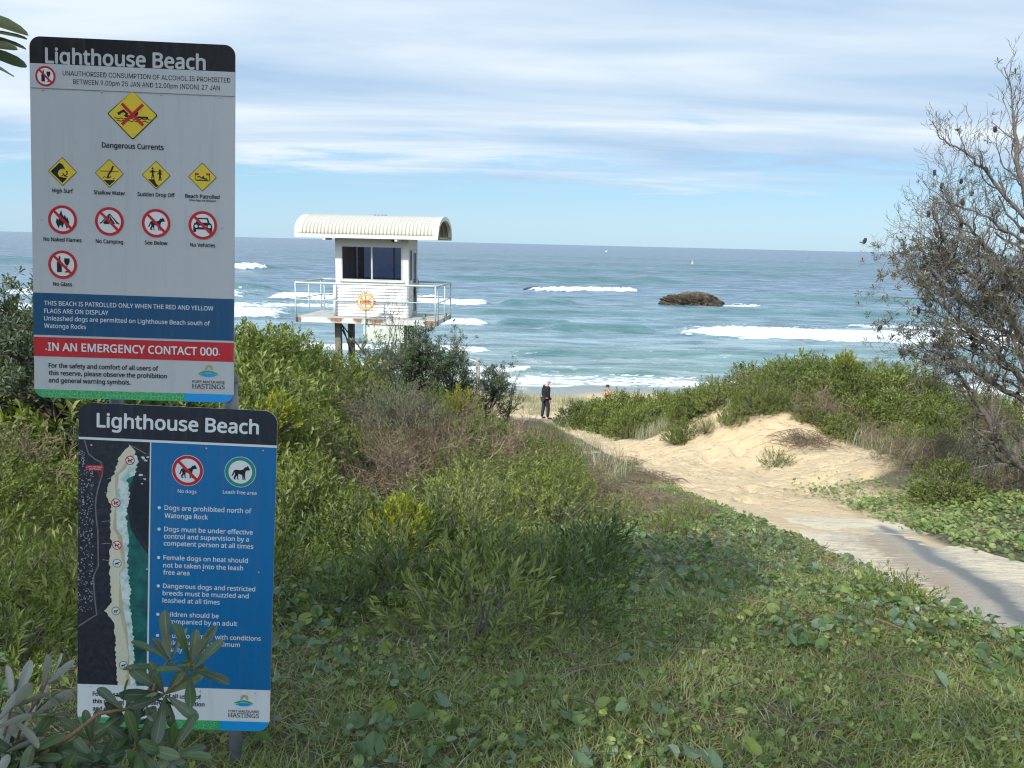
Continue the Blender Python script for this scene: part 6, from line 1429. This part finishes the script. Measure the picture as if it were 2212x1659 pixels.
# round pennywort leaves on stalks
x, y = field(17000, (-2.6, 3.5, 1.7, 8.5), lambda x, y: left_of_path(x, y) * np.clip(2.2 * (fbm(x * 1.4, y * 1.4, 231, 3) - .36), .02, 1) * np.where(y < 4.2, 1, .7))
xe, ye = field(2600, (.5, 3.5, 3.6, 12), lambda x, y: np.exp(-((xl(y) - .30 - x) / .28) ** 2) * .9); x, y = np.r_[x, xe], np.r_[y, ye]
def bent_leaf(f, cup):
    V = LEAF_D[0].copy(); V[:, 2] = V[:, 2] * 1.0 + f * np.abs(V[:, 0]) + cup * (V[:, 1] + .3) ** 2; V[:, 0] *= 1 - .25 * abs(f); return V, LEAF_D[1]
def leaf_carpet(x, y, hmin, hmax, size, tilt, name, mat, label):
    n = len(x); z = height(x, y) + hmin + (hmax - hmin) * rng.random(n); nr = nz(np.stack([rng.normal(size=n) * tilt, rng.normal(size=n) * tilt - .12, np.ones(n)], -1)); yd = nz(np.cross(nr, rdir(n, rng))); S = size * (.35 + rng.random(n) ** 1.5); w = rng.integers(0, 5, n); Vs, Fs, c = [], [], 0
    P = np.stack([x, y, z], -1)
    for k, (f, cup) in enumerate(((0, .1), (.5, .0), (.8, -.3), (-.35, .2), (.2, .5))):
        q = w == k; V, Fa = inst(*bent_leaf(f, cup), P[q], yd[q], nr[q], np.stack([S[q] * (.8 + .3 * rng.random(q.sum())), S[q], S[q]], -1)); Vs.append(V); Fs.append(Fa + c); c += len(V)
    st = [(np.array([P[i] * np.array([1, 1, 0]) + np.array([rng.normal() * .02, rng.normal() * .02, z[i] - hmax]), P[i] - nr[i] * S[i] * .06]), np.array([.0012, .001])) for i in rng.choice(n, min(n, 2600), replace=False)]
    V, Fa = tubes(st, ((0, 3),)); F3 = np.concatenate([Fa[:, [0, 1, 2]], Fa[:, [0, 2, 3]]]) + c; Vs.append(V); Fs.append(F3)
    return tag(mk(name, np.concatenate(Vs), [np.concatenate(Fs)], mat), label, kind='stuff')
leaf_carpet(x, y, .02, .10, .058, .5, 'pennywort_leaves', M_PENNY, 'round blue green creeping leaves dotted through the grass')
x, y = field(70000, (-3.0, 3.6, 1.6, 13), lambda x, y: left_of_path(x, y) * np.clip(2.6 * (fbm(x * 1.7, y * 1.7, 233, 3) - .34), .1, 1) * np.clip(1.3 - .07 * y, .4, 1))
leaf_carpet(x, y, .01, .07, .03, .7, 'small_creeper_leaves', M_CREEP, 'small green leaves of creepers woven through the grass')
# creeper beside the ramp's far edge
x, y = field(19000, (5.0, 9.4, 4.3, 15.5), lambda x, y: sstep((x - xr(y) - .02 + .25 * (fbm(x * 2, y * 2, 5) - .5)) / .25) * sstep((np.interp(y, [4, 6, 9, 12, 14, 15.5], [8.0, 8.2, 8.8, 8.6, 7.6, 7.0]) - x) / .8) * np.interp(y, [4, 12.6, 14, 15.4], [1, 1, .45, .05]) * np.clip(2.4 * (fbm(x * 1.2, y * 1.2, 241, 3) - .22), 0, 1))
n = len(x); z = height(x, y) + .02 + .11 * rng.random(n); nr = nz(np.stack([rng.normal(size=n) * .5, rng.normal(size=n) * .5 - .1, np.ones(n)], -1)); yd = nz(np.cross(nr, rdir(n, rng))); S = .06 * (.5 + .8 * rng.random(n))
V, Fa = inst(LEAF_D[0], LEAF_D[1], np.stack([x, y, z], -1), yd, nr, S); tag(mk('creeper_leaves', V, [Fa], M_CREEP), 'green creeper spreading along the far edge of the ramp', kind='stuff')
# dune grass
tx, ty = field(900, (-8, 24, 36, 47), lambda x, y: np.clip(1.4 - np.abs(y - 41.6) / 3.4, 0, 1) * np.where(np.abs(x - 6.2) < 1.0, .15, 1)); X, Y = [], []
k = 44; X.append((tx[:, None] + rng.normal(size=(len(tx), k)) * .22).ravel()); Y.append((ty[:, None] + rng.normal(size=(len(tx), k)) * .22).ravel())
blades(X[0], Y[0], .62, .011, .55, 'dune_grass', M_SPIN, 'pale dune grass on the low rise between the track and the beach')
tx = np.r_[rng.uniform(2.6, 5.6, 80), rng.uniform(5, 14.5, 260), rng.uniform(8, 14, 170), rng.uniform(4.0, 5.3, 60), rng.uniform(-9, 2.5, 110)]; ty = np.r_[rng.uniform(23.5, 26.5, 80), rng.uniform(20.6, 25.8, 260), rng.uniform(12.5, 20, 170), rng.uniform(19.6, 23.5, 60), rng.uniform(13, 24, 110)]
ok = (sandmask(tx, ty) < .75) & ((tx > xr(ty) + .1) | (tx < xl(ty) - .1)); tx, ty = tx[ok], ty[ok]; k = 34
blades((tx[:, None] + rng.normal(size=(len(tx), k)) * .14).ravel(), (ty[:, None] + rng.normal(size=(len(tx), k)) * .14).ravel(), .5, .007, .6, 'dry_dune_grass', M_SPIN, 'wispy grey green tussock grass scattered over the dune and its slope')
# fallen twigs and dead leaves
def litter(n, box, dens, name, label, L0, w0):
    x, y = field(n, box, dens); n = len(x); br = []; z = height(x, y)
    for i in range(n):
        a_ = rng.random() * 6.283; L = L0 * (.4 + rng.random()); c = rng.normal() * .5; d = np.array([math.cos(a_), math.sin(a_), 0]); e = np.array([-d[1], d[0], 0]); t = np.linspace(-.5, .5, 4)[:, None]
        P = np.array([x[i], y[i], z[i] + .012 + .05 * rng.random()]) + d * t * L + e * (t ** 2 - .25) * L * c + np.array([0, 0, 1]) * (rng.normal() * .18 * t + .25 * (.25 - t ** 2) * rng.random()) * L
        br.append((P, np.full(4, w0 * (.5 + rng.random()))))
    V, Fa = tubes(br, ((0, 3),)); return tag(mk(name, V, [Fa], M_DEAD), label, kind='stuff')
litter(6500, (-3, 3.4, 1.7, 9), lambda x, y: left_of_path(x, y) * np.clip(2.5 * (fbm(x * 1.3, y * 1.3, 261, 3) - .34), .08, 1), 'dead_stems_litter', 'dry brown stems and runners matted in the grass', .22, .0022)
x, y = field(2600, (-3, 3.4, 1.7, 8), lambda x, y: left_of_path(x, y) * .8); n = len(x); V, Fa = inst(LEAF_S[0], LEAF_S[1], np.stack([x, y, height(x, y) + .012 + .02 * rng.random(n)], -1), rdir(n, rng) * np.array([1, 1, .25]), rdir(n, rng) + np.array([0, 0, 1.2]), .05 * (.5 + .8 * rng.random(n)))
tag(mk('fallen_leaves', V, [Fa], M_DEADL), 'brown fallen leaves lying in the grass', kind='stuff')
litter(500, (3.2, 9.5, 8, 20), lambda x, y: np.clip(sandmask(x, y), 0, 1) * .5 * sstep((x - xl(y) - .2) / .3) * np.interp(y, [8, 13, 14], [.15, .3, 1]), 'sand_debris', 'small dark twigs scattered on the sand', .12, .003)
